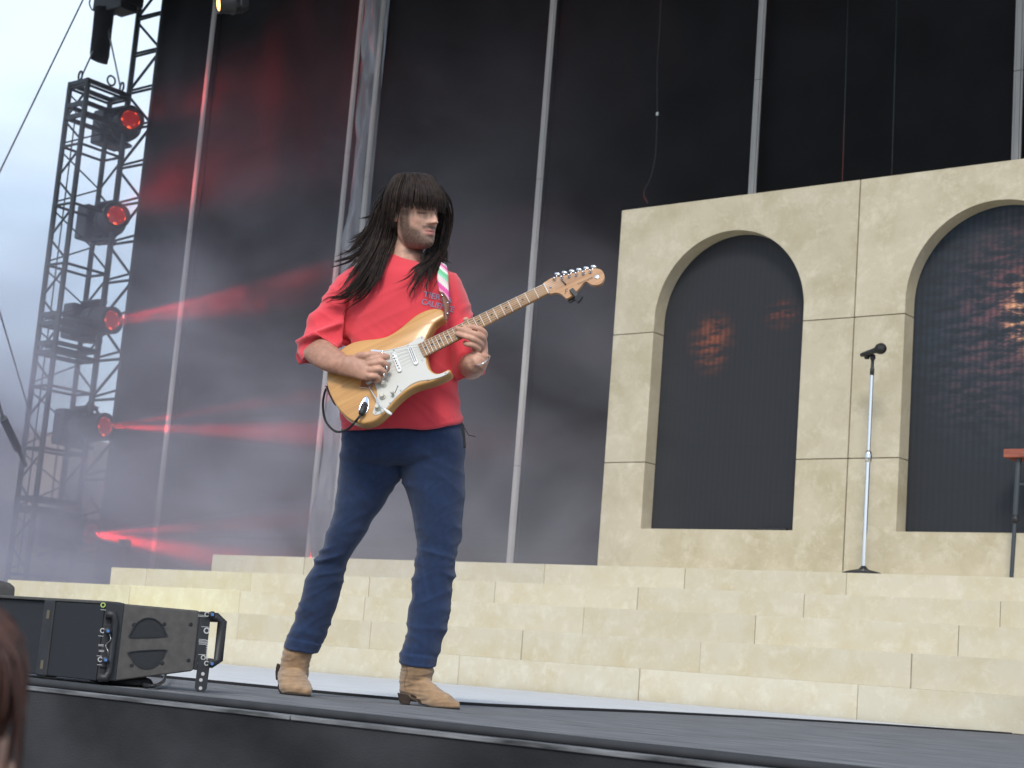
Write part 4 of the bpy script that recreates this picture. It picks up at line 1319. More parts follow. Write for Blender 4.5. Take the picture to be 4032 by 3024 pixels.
body_px = [(1690, 225), (1675, 190), (1640, 168), (1585, 164), (1500, 182), (1400, 232), (1300, 312), (1200, 392), (1100, 448), (1000, 472), (900, 482), (800, 497), (710, 530), (620, 592), (550, 670),
           (505, 750), (482, 840), (484, 920), (505, 1010), (545, 1100), (605, 1195), (680, 1275), (765, 1325), (850, 1345), (930, 1335), (1010, 1297), (1100, 1215), (1200, 1105), (1300, 1020),
           (1400, 965), (1500, 935), (1600, 903), (1690, 862), (1745, 825), (1752, 797), (1725, 787), (1690, 805), (1640, 826), (1595, 824), (1555, 795), (1528, 745), (1515, 690),
           (1500, 620), (1490, 540), (1508, 470), (1530, 420), (1555, 370), (1590, 320), (1640, 285), (1680, 258)]
ob_ = np.array([guv(c2(*p)) for p in body_px])
ob_ = cr(ob_, 4, True)
def inset(poly, d):
    a = np.roll(poly, 1, 0); b = np.roll(poly, -1, 0)
    t = b - a; t /= np.linalg.norm(t, axis=1)[:, None] + 1e-9
    nrm = np.stack([-t[:, 1], t[:, 0]], 1)
    area = 0.5 * np.sum(poly[:, 0] * np.roll(poly[:, 1], -1) - np.roll(poly[:, 0], -1) * poly[:, 1])
    return poly + nrm * (d if area > 0 else -d)
def slab_rings(poly, levels):
    mb = MB()
    mb.rings([[(*p, h) for p in inset(poly, d)] for h, d in levels])
    return mb
TH = 0.047
gbody = G(slab_rings(ob_, [(0, 0.006), (-0.0015, 0.003), (-0.005, 0.0005), (-0.010, 0.0), (-TH + 0.011, 0.0), (-TH + 0.005, 0.001), (-TH + 0.001, 0.005), (-TH, 0.009)]), 'body', M['gbody'], gt, True)
es = gbody.modifiers.new('es', 'EDGE_SPLIT'); es.split_angle = RAD(50)
guard_px = [(1462, 450), (1482, 458), (1488, 480), (1480, 520), (1488, 600), (1498, 680), (1510, 760), (1540, 810), (1585, 840), (1640, 842), (1722, 812), (1737, 820), (1715, 845), (1640, 878), (1540, 902), (1450, 912), (1350, 950), (1250, 1032), (1150, 1132), (1075, 1222), (1030, 1252), (990, 1262), (962, 1252), (960, 1225),
            (985, 1150), (1002, 1070), (998, 1000), (975, 930), (960, 840), (955, 740), (960, 660), (985, 622), (1060, 604), (1180, 578), (1300, 545), (1390, 492), (1440, 458)]
gp = cr(np.array([guv(c2(*p)) for p in guard_px]), 3, True)
G(slab_rings(gp, [(0.0002, 0), (0.0018, 0.0), (0.0026, 0.0012)]), 'pickguard', M['guard'])
def lathe_uv(px, prof, name, m, n=16, parent=gt, hbase=0.0026):
    u, v = guv(c2(*px), hbase)
    return G(MB().lathe([(hbase + h, r) for h, r in prof], (u, v, 0), n=n), name, m, parent, True)
for px in ((1075, 945), (1060, 1072), (1012, 1187)):
    o = lathe_uv(px, [(0, 0.0118), (0.004, 0.0115), (0.0055, 0.0088), (0.0155, 0.0078), (0.017, 0.006), (0.017, 0.0004)], 'knob', M['knob'])
    o.modifiers.new('e', 'EDGE_SPLIT').split_angle = RAD(40)
for px in ((1462, 468), (1322, 548), (1172, 594), (1012, 624), (1408, 738), (1465, 700), (1525, 897), (1245, 1010), (1132, 1134), (988, 1236), (1702, 828), (1216, 962), (1162, 1072), (1242, 818), (1155, 632)):
    lathe_uv(px, [(0, 0.0033), (0.0012, 0.0028), (0.0016, 0.0004)], 'screw', M['steel'], 10)
def bar_uv(pa, pb, w_, h0, h1, name, m, parent=gt, bevel=0.0, rnd=True):
    a, b = guv(c2(*pa), h1), guv(c2(*pb), h1)
    d = (b - a) / np.linalg.norm(b - a)
    s = np.array([-d[1], d[0]])
    out = []
    if rnd:
        for q in np.linspace(-math.pi / 2, math.pi / 2, 7): out.append(b + w_ * (d * math.cos(q) + s * math.sin(q)))
        for q in np.linspace(math.pi / 2, 3 * math.pi / 2, 7): out.append(a + w_ * (d * math.cos(q) + s * math.sin(q)))
    else:
        out = [a - s * w_, b - s * w_, b + s * w_, a + s * w_]
    return G(MB().prism(out, h0, h1), name, m, parent, False, bevel)
pk = bar_uv((1172, 640), (1228, 795), 0.0088, 0.0026, 0.0085, 'pickup', M['white'], bevel=0.002)
for i in range(6):
    t_ = i / 5
    u, v = guv(c2(1165 + 61 * t_, 655 + 125 * t_), 0.0085)
    G(MB().lathe([(0.0085, 0.0026), (0.0098, 0.0024), (0.0099, 0.0004)], (u, v, 0), n=10), 'pole_piece', M['pole'], pk, True)
pk2 = bar_uv((1335, 572), (1395, 720), 0.0088, 0.0026, 0.0085, 'pickup', M['white'], bevel=0.002)
for dx in (-9, 9):
    bar_uv((1337 + dx, 568 - dx * .3), (1393 + dx, 712 - dx * .3), 0.0011, 0.0085, 0.009, 'blade', M['slot'], pk2)
# selector switch
bar_uv((1214, 965), (1182, 1035), 0.0013, 0.0026, 0.003, 'switch_slot', M['dot'])
lathe_uv((1168, 1048), [(0, 0.003), (0.008, 0.0045), (0.016, 0.0065), (0.02, 0.004), (0.021, 0.0004)], 'switch_tip', M['knob'])
# bridge, saddles, arm
br_ = bar_uv((885, 985), (1000, 590), 0.022, 0.0005, 0.006, 'bridge', M['chrome'], rnd=False, bevel=0.001)
for i in range(6):
    t_ = (i + 0.5) / 6
    u, v = guv(c2(905 + 105 * t_, 950 - 330 * t_), 0.006)
    G(MB().box((u - 0.008, v - 0.0044, 0.006), (u + 0.012, v + 0.0044, 0.0135)), 'saddle', M['chrome'], br_, bevel=0.001)
a3 = lambda px, h: np.array([*guv(c2(*px), h), h])
G(MB().tube(cr([a3((918, 970), 0.004), a3((922, 975), 0.016), a3((945, 1010), 0.024), a3((1000, 1105), 0.028), a3((1038, 1172), 0.03), a3((1062, 1192), 0.03)], 6), 0.0024, 8), 'tremolo_arm', M['chrome'], gt, True)
tipp = [a3((1062, 1192), 0.03), a3((1085, 1208), 0.03), a3((1120, 1235), 0.03), a3((1145, 1253), 0.03), a3((1150, 1257), 0.03)]
G(MB().tube(tipp, [0.003, 0.0045, 0.0062, 0.005, 0.001], 10), 'arm_tip', M['white'], gt, True)
# jack plate and plug
u0, u1 = guv(c2(896, 1065), 0.002), guv(c2(845, 1262), 0.002)
d_ = (u1 - u0); ln_ = np.linalg.norm(d_); d_ /= ln_; s_ = np.array([-d_[1], d_[0]])
out = [u0 + d_ * ln_ * (0.5 - 0.5 * math.cos(a)) + s_ * 0.0165 * math.sin(a) * (1.05 - .25 * math.cos(a)) for a in np.linspace(0, 2 * math.pi, 33)[:-1]]
out = np.array(out)
G(slab_rings(out, [(0.0003, 0), (0.0025, 0.0005), (0.0032, 0.003), (0.0012, 0.006)]), 'jack_plate', mat('blue_chrome', (0.75, 0.82, 0.95), 0.2, 1.0), gt, True)
lathe_uv((893, 1072), [(0, 0.0026), (0.0012, 0.0022), (0.0014, 0.0004)], 'screw', M['steel'], 10)
plug = [a3((875, 1150), 0.004), a3((868, 1165), 0.010), a3((852, 1215), 0.014), a3((840, 1245), 0.015), a3((832, 1262), 0.015)]
G(MB().tube(plug, [0.010, 0.0115, 0.011, 0.0105, 0.006], 12), 'plug', M['black'], gt, True)

# neck
nut_a, nut_b = guv(c3(1405, 303), 0.008), guv(c3(1458, 402), 0.008)      # bass, treble ends of the nut
hl_a, hl_b = guv(c3(112, 925), 0.008), guv(c3(185, 1052), 0.008)
HB, HF = 0.0025, 0.0095
ax_a, ax_b = (nut_a + nut_b) / 2, (hl_a + hl_b) / 2
axd = (ax_b - ax_a); SC = np.linalg.norm(axd); axd /= SC
axs = np.array([-axd[1], axd[0]])
if axs @ (nut_a - nut_b) < 0: axs = -axs
wn, wh = abs((nut_a - nut_b) @ axs) / 2, abs((hl_a - hl_b) @ axs) / 2
def nk(s, side, h): p = ax_a + axd * s + axs * side; return (p[0], p[1], h)
rings = []
for s in np.linspace(0, 1, 14):
    w_ = wn + (wh - wn) * s
    ring = []
    for q in np.linspace(0, math.pi, 9):                                # shallow radius top
        ring.append(nk(s * SC, w_ * math.cos(q), HF - 0.004 + 0.004 * math.sin(q) ** .5 if 0 < q < math.pi else HF - 0.004))
    for q in np.linspace(math.pi, 2 * math.pi, 9)[1:-1]:
        ring.append(nk(s * SC, w_ * math.cos(q), HF - 0.006 + 0.017 * math.sin(q)))
    rings.append(ring)
M['fretwood'] = woodmat('worn_maple', (0.24, 0.125, 0.05), (0.40, 0.225, 0.10), 0.6, 3.0, 0.0)
M['fretmetal'] = mat('fret_nickel', (0.75, 0.74, 0.72), 0.45, 0.4)
neck = G(MB().rings(rings), 'neck', M['fretwood'], gt, True)
neck.modifiers.new('e', 'EDGE_SPLIT').split_angle = RAD(45)
heel = [nk(SC * .72, wh * .9, 0)[:2], nk(SC + 0.03, wh, 0)[:2], nk(SC + 0.03, -wh, 0)[:2], nk(SC * .72, -wh * .9, 0)[:2]]
FS = 0.648 / 0.648
# scale length so that the 21st fret sits near the heel
L_sc = SC / (1 - 2 ** (-22.2 / 12))
for k in range(0, 22):
    s = L_sc * (1 - 2 ** (-k / 12))
    if s > SC - 0.002: break
    w_ = wn + (wh - wn) * s / SC
    r_ = 0.0013 if k else 0.0018
    pts = [nk(s, w_ * math.cos(q) * 1.0, HF - 0.0035 + 0.004 * math.sin(q) ** .5) for q in np.linspace(0.02, math.pi - 0.02, 9)]
    G(MB().tube(pts, r_, 6), 'fret' if k else 'nut', M['fretmetal'] if k else M['white'], neck, True)
for k in (3, 5, 7, 9, 12, 15, 17, 19, 21):
    s = (L_sc * (1 - 2 ** (-k / 12)) + L_sc * (1 - 2 ** (-(k - 1) / 12))) / 2
    for off in ((-0.012, 0.012) if k == 12 else (0,)):
        p = nk(s, off, HF + 0.0004)
        G(MB().lathe([(-0.002, 0.0044), (0.0006, 0.0044), (0.0007, 0.0004)], p, n=12), 'fret_marker', M['dot'], neck)
# headstock
hs_px = [(1404, 303), (1440, 272), (1480, 246), (1540, 236), (1600, 224), (1700, 196), (1800, 170), (1900, 151), (1955, 147), (2005, 168), (2029, 220), (2016, 278), (1985, 308), (1940, 321), (1893, 314), (1862, 292), (1838, 285), (1812, 300), (1785, 335), (1745, 380), (1700, 425), (1660, 450), (1638, 456), (1612, 434), (1578, 408), (1530, 397), (1459, 402)]
hp_ = cr(np.array([guv(c3(*p), 0.0) for p in hs_px]), 3, True)
hs = G(slab_rings(hp_, [(0.0, 0.001), (-0.0015, 0.0), (-0.0125, 0.0), (-0.014, 0.0015)]), 'headstock', M['maple'])
def h3(px, h): return np.array([*guv(c3(*px), h), h])
for i in range(6):
    t_ = i / 5
    px = (1520 + 367 * t_, 263 - 77 * t_)
    p = h3(px, 0.0)
    G(MB().lathe([(0.0, 0.0068), (0.002, 0.0066), (0.0025, 0.004), (0.012, 0.0034), (0.014, 0.0036), (0.0145, 0.0004)], (p[0], p[1], 0), n=14), 'tuner_post', M['chrome'], hs, True)
    q = h3((1543 + 370 * t_, 212 - 76 * t_), -0.004)
    dv2 = q[:2] - p[:2]; dv2 /= np.linalg.norm(dv2)
    sv2 = np.array([-dv2[1], dv2[0]])
    c0 = p[:2] + dv2 * 0.012
    G(MB().tube([(*c0, -0.006), (*q[:2], -0.006)], 0.0028, 8), 'tuner_shaft', M['chrome'], hs, True)
    c_ = q[:2] + dv2 * 0.004
    rings = []
    for e, k_ in ((-1, .5), (-.8, .85), (0, 1), (.8, .85), (1, .5)):
        rings.append([(*(c_ + dv2 * (0.0065 * k_ * math.cos(a)) + sv2 * e * 0.0095), -0.006 + 0.0042 * k_ * math.sin(a)) for a in np.linspace(0, 2 * math.pi, 11)[:-1]])
    G(MB().rings(rings), 'tuner_button', M['chrome'], hs, True)
p = h3((1952, 234), 0.0)
G(MB().lathe([(0.0, 0.0095), (0.0012, 0.009), (0.002, 0.006), (0.0022, 0.0004)], (p[0], p[1], 0), n=20), 'medallion', M['chrome'], hs, True)
p = h3((1476, 342), 0.0)
G(MB().lathe([(0.0, 0.005), (0.003, 0.0045), (0.005, 0.002), (0.0052, 0.0004)], (p[0], p[1], 0), n=12), 'truss_nut', M['steel'], hs, True)
p = h3((1607, 285), 0.0)
bar = [h3((1592, 268), .004), h3((1635, 312), .004)]
G(MB().tube([bar[0], bar[1]], 0.0022, 6), 'string_tree', M['dot'], hs, True)
# clip-on tuner
ca_, cb_ = h3((1688, 365), 0.006), h3((1770, 455), 0.004)
dd_ = (cb_ - ca_); l_ = np.linalg.norm(dd_[:2]); dd_ = dd_ / np.linalg.norm(dd_); ss_ = np.array([-dd_[1], dd_[0], 0])
ct_ = thing('clip_tuner', 'small black clip-on tuner pinched onto the guitar headstock', 'tuner', mat=GM)
G(MB().obox((ca_ + cb_) / 2 + [0, 0, 0.002], dd_ * l_ / 2, ss_ * 0.008, np.array([0, 0, 0.004])), 'clip_body', M['black'], ct_, bevel=0.002)
p = h3((1765, 455), 0.010)
G(MB().obox(p, np.array([0.012, 0.004, 0.004]), np.array([-0.003, 0.011, 0]), np.array([0, 0, 0.006])), 'display', M['black'], ct_, bevel=0.002)
p = h3((1700, 462), -0.02)
G(MB().obox(p, np.array([0.016, 0, 0]), np.array([0, 0.010, 0]), np.array([0, 0, 0.004])), 'clip_jaw', M['black'], ct_, bevel=0.002)
# strings
M['string'] = mat('string_steel', (0.65, 0.64, 0.6), 0.3, 0.9)
for i in range(6):
    t_ = i / 5
    w_n, w_h = wn * .80 * (1 - 2 * t_), wh * .86 * (1 - 2 * t_)
    pn = np.array(nk(0, w_n, HF + 0.0018))
    ph = np.array(nk(SC, w_h, HF + 0.0032))
    e = ph + (ph - pn) / SC * (0.648 - SC + 0.0) * 1.0
    pb = np.array([*guv(c2(905 + 105 * (1 - t_) , 950 - 330 * (1 - t_)), 0.0135), 0.0140])
    px = (1520 + 367 * t_, 263 - 77 * t_)
    tp_ = h3(px, 0.0) + np.array([0, 0, 0.007])
    G(MB().tube([pb, ph, pn, tp_], 0.0007 - 0.00008 * i, 5), 'string', M['string'], gt, True)
# lettering on the headstock
def text_mesh(txt, size, shear=0.0, bold=0.0):
    cu = bpy.data.curves.new('lettering', 'FONT')
    cu.body, cu.size, cu.shear, cu.offset = txt, size, shear, bold
    cu.resolution_u = 3
    ob = bpy.data.objects.new('lettering', cu)
    COL.objects.link(ob)
    dg = bpy.context.evaluated_depsgraph_get()
    me = bpy.data.meshes.new_from_object(ob.evaluated_get(dg))
    v = np.array([p.co[:2] for p in me.vertices])
    f = [tuple(p.vertices) for p in me.polygons]
    bpy.data.objects.remove(ob)
    bpy.data.curves.remove(cu)
    return v, f
def headtext(txt, pa, pb, hgt, shear, bold, name='lettering'):
    v, f = text_mesh(txt, 1.0, shear, bold)
    x0, x1, y1 = v[:, 0].min(), v[:, 0].max(), v[:, 1].max()
    a, b = guv(c3(*pa), 0.0003), guv(c3(*pb), 0.0003)
    e = (b - a); le = np.linalg.norm(e); e /= le
    up = np.array([-e[1], e[0]])
    vs = [(*(a + e * (p[0] - x0) / (x1 - x0) * le + up * p[1] / y1 * hgt), 0.0004) for p in v]
    G(MB().add(vs, f), name, M['dot'], hs)
headtext('STRATOCASTER', (1758, 318), (1912, 250), 0.0066, 0.0, 0.01)
headtext('F', (1622, 415), (1668, 402), 0.019, 0.35, -0.006)
headtext('enter', (1680, 368), (1752, 322), 0.008, 0.4, -0.012) if False else None
v, f = text_mesh("' \" , . '", 1.0)
# strap from the shoulder to the upper horn
M['strap'] = mat('woven_strap', (0.8, 0.1, 0.35), 0.85)
n = M['strap'].node_tree
b = n.nodes['Principled BSDF']
at_ = n.nodes.new('ShaderNodeAttribute'); at_.attribute_name = 'strap_uv'
sp2 = n.nodes.new('ShaderNodeSeparateXYZ'); n.links.new(at_.outputs['Vector'], sp2.inputs[0])
def mth(o, a, b_=None):
    q = n.nodes.new('ShaderNodeMath'); q.operation = o
    for i, s in enumerate((a, b_)):
        if s is None: continue
        if isinstance(s, (int, float)): q.inputs[i].default_value = s
        else: n.links.new(s, q.inputs[i])
    return q.outputs[0]
zig = mth('PINGPONG', mth('MULTIPLY', sp2.outputs[0], 7.0), 0.5)
vv = mth('ADD', mth('MULTIPLY', sp2.outputs[1], 1.0), mth('MULTIPLY', zig, 0.22))
vv = mth('FRACT', mth('MULTIPLY', mth('ADD', vv, mth('MULTIPLY', sp2.outputs[0], -0.45)), 0.62))
rmp = n.nodes.new('ShaderNodeValToRGB'); rmp.color_ramp.interpolation = 'CONSTANT'
els = [(0.0, (0.78, 0.74, 0.68)), (0.16, (0.75, 0.10, 0.36)), (0.36, (0.80, 0.40, 0.50)), (0.50, (0.80, 0.78, 0.72)), (0.62, (0.16, 0.50, 0.26)), (0.80, (0.25, 0.62, 0.40)), (0.9, (0.8, 0.62, 0.62))]
while len(rmp.color_ramp.elements) < len(els): rmp.color_ramp.elements.new(0.5)
for e, (p_, c_) in zip(rmp.color_ramp.elements, els):
    e.position, e.color = p_, (*c_, 1)
n.links.new(vv, rmp.inputs['Fac']); n.links.new(rmp.outputs['Color'], b.inputs['Base Color'])
M['leather'] = mat('brown_leather', (0.16, 0.06, 0.035), 0.5, var=0.25, vscale=30)
def ribbon(secs, name, m, th=0.003, sub=6, uv=None):
    rows = cr([[*p[0], *p[1], p[2]] for p in secs], sub)
    vs, fs, at3 = [], [], []
    ln = 0.0; last = None
    for r in rows:
        a, b2 = PX((r[0], r[1]), r[4]), PX((r[2], r[3]), r[4])
        c = (a + b2) / 2
        if last is not None: ln += np.linalg.norm(c - last)
        last = c
        for s in range(7):
            k = s / 6
            vs.append(a + (b2 - a) * k + CT * 0.004 * math.sin(k * math.pi)); at3.append((k, ln / 0.07, 0))
    nr = len(rows)
    for i in range(nr - 1):
        for s in range(6):
            fs.append((i * 7 + s, i * 7 + s + 1, i * 7 + s + 8, i * 7 + s + 7))
    G_inv = np.array(GM.inverted())
    vs = [tuple((G_inv @ np.array([*p, 1]))[:3]) for p in vs]
    o = build(MB().add(vs, fs), name, m, gt, True, True)
    ca = o.data.attributes.new('strap_uv', 'FLOAT_VECTOR', 'POINT')
    ca.data.foreach_set('vector', np.array(at3, np.float32).ravel())
    so = o.modifiers.new('solid', 'SOLIDIFY'); so.thickness = th; so.offset = 0
    return o
ribbon([(c1(1625, 1060), c1(1680, 1085), 0.06), (c1(1608, 1110), c1(1690, 1140), 0.115), (c1(1583, 1200), c1(1700, 1215), 0.150), (c1(1590, 1290), c1(1702, 1310), 0.162), (c1(1606, 1380), c1(1708, 1400), 0.172), (c1(1628, 1430), c1(1712, 1500), 0.180)], 'strap', M['strap'])
ribbon([(c1(1604, 1372), c1(1650, 1392), 0.178), (c1(1618, 1420), c1(1690, 1455), 0.184), (c1(1636, 1490), c1(1716, 1512), 0.196), (c1(1650, 1560), c1(1712, 1570), 0.212), (c1(1655, 1630), c1(1705, 1640), 0.226), (c1(1668, 1685), c1(1695, 1690), 0.236)], 'strap_end', M['leather'])
for px, dd in (((1633, 1418), 0.19), ((1694, 1500), 0.20), ((1692, 1615), 0.234)):
    q = np.array(GM.inverted() @ Vector(PX(c1(*px), dd)))
    G(MB().lathe([(0, 0.004), (0.002, 0.0035), (0.003, 0.0004)], tuple(q), n=10), 'strap_stud', M['chrome'], gt, True)
# tail end of the strap at the lower bout
q = ribbon([(c2(470, 960), c2(520, 980), 0.10), (c2(500, 1030), c2(545, 1080), 0.16), (c2(540, 1110), c2(575, 1165), 0.19)], 'strap_tail', M['leather'])

# instrument cable looping from the jack round the lower bout
cp_ = [gw(c2(832, 1262), 0.015), gw(c2(800, 1300), 0.022), PX(c2(755, 1355), 0.26), PX(c2(690, 1410), 0.22), PX(c2(600, 1432), 0.18), PX(c2(530, 1395), 0.12), PX(c2(470, 1310), 0.05), PX(c2(446, 1180), 0.0), PX(c2(455, 1070), -0.03), PX(c2(485, 985), -0.05), PX(c2(560, 930), -0.08)]
tag(build(MB().tube(cr(cp_, 8), 0.0042, 8), 'instrument_cable', M['cable'], None, True), 'black instrument cable looping from the jack plate behind the guitar body', 'cable')
# ------------------------------------------------------------------ musician
def attr_mat(name, rough, bump=0.0, bscale=200, spec=0.4, fine=0.0, sss=0.0, sheen=0.0):
    m = mat(name, (0.5, 0.5, 0.5), rough, bump=bump, bscale=bscale, spec=spec)
    n = m.node_tree
    a = n.nodes.new('ShaderNodeAttribute')
    a.attribute_name = 'tone'
    b = n.nodes['Principled BSDF']
    if fine:
        t = n.nodes.new('ShaderNodeTexCoord')
        z = n.nodes.new('ShaderNodeTexNoise')
        z.inputs['Scale'].default_value = fine
        z.inputs['Detail'].default_value = 6
        n.links.new(t.outputs['Object'], z.inputs['Vector'])
        mr = n.nodes.new('ShaderNodeMapRange')
        mr.inputs['From Min'].default_value, mr.inputs['From Max'].default_value = 0.3, 0.7
        mr.inputs['To Min'].default_value, mr.inputs['To Max'].default_value = 0.84, 1.14
        n.links.new(z.outputs['Fac'], mr.inputs['Value'])
        hs_ = n.nodes.new('ShaderNodeHueSaturation')
        n.links.new(mr.outputs[0], hs_.inputs['Value'])
        n.links.new(a.outputs['Color'], hs_.inputs['Color'])
        n.links.new(hs_.outputs[0], b.inputs['Base Color'])
    else:
        n.links.new(a.outputs['Color'], b.inputs['Base Color'])
    if sheen:
        b.inputs['Sheen Weight'].default_value = sheen
        b.inputs['Sheen Roughness'].default_value = 0.6
    if sss:
        b.inputs['Subsurface Weight'].default_value = sss
        b.inputs['Subsurface Radius'].default_value = (1.0, 0.35, 0.2)
        b.inputs['Subsurface Scale'].default_value = 0.006
    return m
M['skin'] = attr_mat('skin', 0.5, 0.05, 500, 0.4, 60, 0.12)
M['red'] = attr_mat('red_sweatshirt', 0.9, 0.12, 420, 0.15, 0, 0, 0.25)
M['denim'] = attr_mat('navy_cotton', 0.88, 0.25, 500, 0.15, 55, 0, 0.2)
M['suede'] = attr_mat('tan_suede', 0.92, 0.2, 400, 0.1, 45, 0, 0.3)
M['sole'] = mat('dark_sole', (0.045, 0.028, 0.02), 0.5, var=0.3, vscale=60)

def ring_px(Lp, Rp, dd, th, n=36, ex=1.0, ddR=None):
    a0, b0 = PX(Lp, dd), PX(Rp, dd if ddR is None else ddR)
    c, ax = (a0 + b0) / 2, (b0 - a0) / 2
    out = []
    for k in range(n):
        a = 2 * math.pi * k / n
        ca, sa = math.cos(a), math.sin(a)
        out.append(c + ax * (math.copysign(abs(ca) ** ex, ca)) + CT * (th * math.copysign(abs(sa) ** ex, sa)))
    return out
def loft_px(mb, secs, sub=5, n=36, ex=0.9):
    rows = cr([[*s[0], *s[1], s[2], s[3]] for s in secs], sub)
    mb.rings([ring_px((r[0], r[1]), (r[2], r[3]), r[4], r[5], n, ex) for r in rows])
def union(mb, voxel, smooth_it=4, fac=0.5):
    """one continuous surface from overlapping closed lofts"""
    me = bpy.data.meshes.new('tmp')
    me.from_pydata(mb.v, [], mb.f)
    import bmesh
    bm = bmesh.new(); bm.from_mesh(me)
    bmesh.ops.recalc_face_normals(bm, faces=bm.faces)
    bm.to_mesh(me); bm.free()
    ob = bpy.data.objects.new('tmp', me)
    COL.objects.link(ob)
    r = ob.modifiers.new('r', 'REMESH'); r.mode = 'VOXEL'; r.voxel_size = voxel; r.use_smooth_shade = True
    s = ob.modifiers.new('s', 'SMOOTH'); s.iterations = smooth_it; s.factor = fac
    dg = bpy.context.evaluated_depsgraph_get()
    m2 = bpy.data.meshes.new_from_object(ob.evaluated_get(dg))
    v = np.empty(len(m2.vertices) * 3, np.float32); m2.vertices.foreach_get('co', v)
    nn = np.empty(len(m2.vertices) * 3, np.float32); m2.vertices.foreach_get('normal', nn)
    f = [tuple(p.vertices) for p in m2.polygons]
    bpy.data.objects.remove(ob); bpy.data.meshes.remove(m2); bpy.data.meshes.remove(me)
    return v.reshape(-1, 3).astype(float), nn.reshape(-1, 3).astype(float), f
def finish(v, f, tone, name, m, parent):
    mb = MB(); mb.v = [tuple(p) for p in v]; mb.f = f
    o = build(mb, name, m, parent, True)
    ca = o.data.color_attributes.new('tone', 'FLOAT_COLOR', 'POINT')
    t4 = np.ones((len(v), 4), np.float32); t4[:, :3] = tone
    ca.data.foreach_set('color', t4.ravel())
    return o
def pxs(v):                                   # photo pixels of many points
    d = v - CP
    z = -(d @ CT)
    return np.stack([2016 + FPX * (d @ CR) / z, 1512 - FPX * (d @ CU) / z], 1), z
def sm(a, b, x): t = np.clip((x - a) / (b - a), 0, 1); return t * t * (3 - 2 * t)
def nzv(P, sc, seed=0.0):
    return np.array([noise.noise(Vector((p[0] * sc[0] + seed, p[1] * sc[1] + seed * 1.7, p[2] * sc[2]))) for p in P])

root = thing('person', 'long-haired bearded man in a red sweatshirt and navy trousers playing guitar', 'person', (*PX(c5(1000, 1300), 0)[:2], 0.0))
E_ = lambda *q: dsp(*q)

# ---- head geometry ------------------------------------------------------
YAW, PIT = RAD(45), RAD(3)
fh = CR * math.sin(YAW) + CT * math.cos(YAW)
HFW = fh * math.cos(PIT) - CU * math.sin(PIT)
HUP = CU - HFW * (CU @ HFW); HUP /= np.linalg.norm(HUP)
HX = np.cross(HUP, HFW)
HCTR = PX((1628, 838), 0.035)
HS = 1.03
prof = [(-.124, .055, -.01, .014), (-.119, .078, .0, .030), (-.108, .091, .012, .041), (-.095, .094, .022, .049), (-.08, .0925, .038, .0565), (-.06, .092, .058, .063), (-.04, .0915, .076, .068), (-.02, .0905, .089, .0715), (0, .089, .095, .0735),
        (.02, .0925, .098, .0745), (.045, .090, .098, .074), (.07, .079, .09, .068), (.09, .063, .074, .057), (.105, .043, .053, .041), (.115, .022, .03, .024), (.120, .003, .004, .004)]
rows = cr(prof, 9)
NA = 150
HV, HF_ = [], []
for r in rows:
    z, fr, bk, wd = r
    for k in range(NA):
        a = 2 * math.pi * k / NA                     # 0 = forward
        ca, sa = math.cos(a), math.sin(a)
        ex = 0.92
        x = wd * math.copysign(abs(sa) ** ex, sa)
        y = (fr if ca > 0 else bk) * math.copysign(abs(ca) ** (1.0 if ca > 0 else ex), ca) + 0.0
        HV.append((x, y, z))
HV = np.array(HV)
x, y, z = HV.T
front = sm(0.02, 0.06, y)
g = lambda d, s: np.exp(-(d / s) ** 2)
# nose
nb = np.clip((0.016 - z) / 0.052, 0, 1)              # 0 at the bridge, 1 at the tip
nmask = sm(0.024, 0.010, z) * sm(-0.0455, -0.0345, z)
nh = 0.013 + 0.0195 * np.sin(nb * 1.25) / math.sin(1.25) * nb ** .35
nw = 0.0088 + 0.0068 * nb ** 2
dy = front * nmask * nh * np.exp(-np.abs(x / nw) ** 2.2)
for s in (-1, 1):
    dy += front * 0.006 * g(x - s * 0.0125, 0.006) * g(z + 0.034, 0.007)            # nostril wings
    dy += -front * 0.015 * g(x - s * 0.031, 0.017) * g(z - 0.001, 0.012)            # eye sockets
    dy += front * 0.0085 * g(x - s * 0.031, 0.0125) * g(z + 0.001, 0.0085)          # lids
    dy += front * 0.004 * g(x - s * 0.030, 0.02) * g(z - 0.020, 0.007)              # brow
    dy += front * 0.0035 * g(x - s * 0.046, 0.016) * g(z + 0.026, 0.014)            # cheekbone
    dy += -front * 0.0035 * g(x - s * 0.040, 0.014) * g(z + 0.060, 0.018)
zm_ = z - 2.5 * np.clip(x * x, 0, .0009)
dy += front * 0.0050 * g(x, 0.021) * g(zm_ + 0.0605, 0.0050)                          # upper lip
dy += front * 0.0058 * g(x, 0.019) * g(zm_ + 0.0725, 0.0060)                          # lower lip
dy += -front * 0.0050 * g(x, 0.022) * g(zm_ + 0.0662, 0.0026)                         # mouth line
dy += -front * 0.0022 * g(x, 0.018) * g(z + 0.083, 0.006)
dy += front * 0.0045 * g(x, 0.017) * g(z + 0.100, 0.010)                            # chin
dy += -front * 0.0018 * g(x, 0.004) * g(z + 0.050, 0.007)                           # philtrum
HV[:, 1] += dy
hm = MB()
nr = len(rows)
vw = [HCTR + HS * (HX * p[0] + HFW * p[1] + HUP * p[2]) for p in HV]
hm.rings([vw[i * NA:(i + 1) * NA] for i in range(nr)])
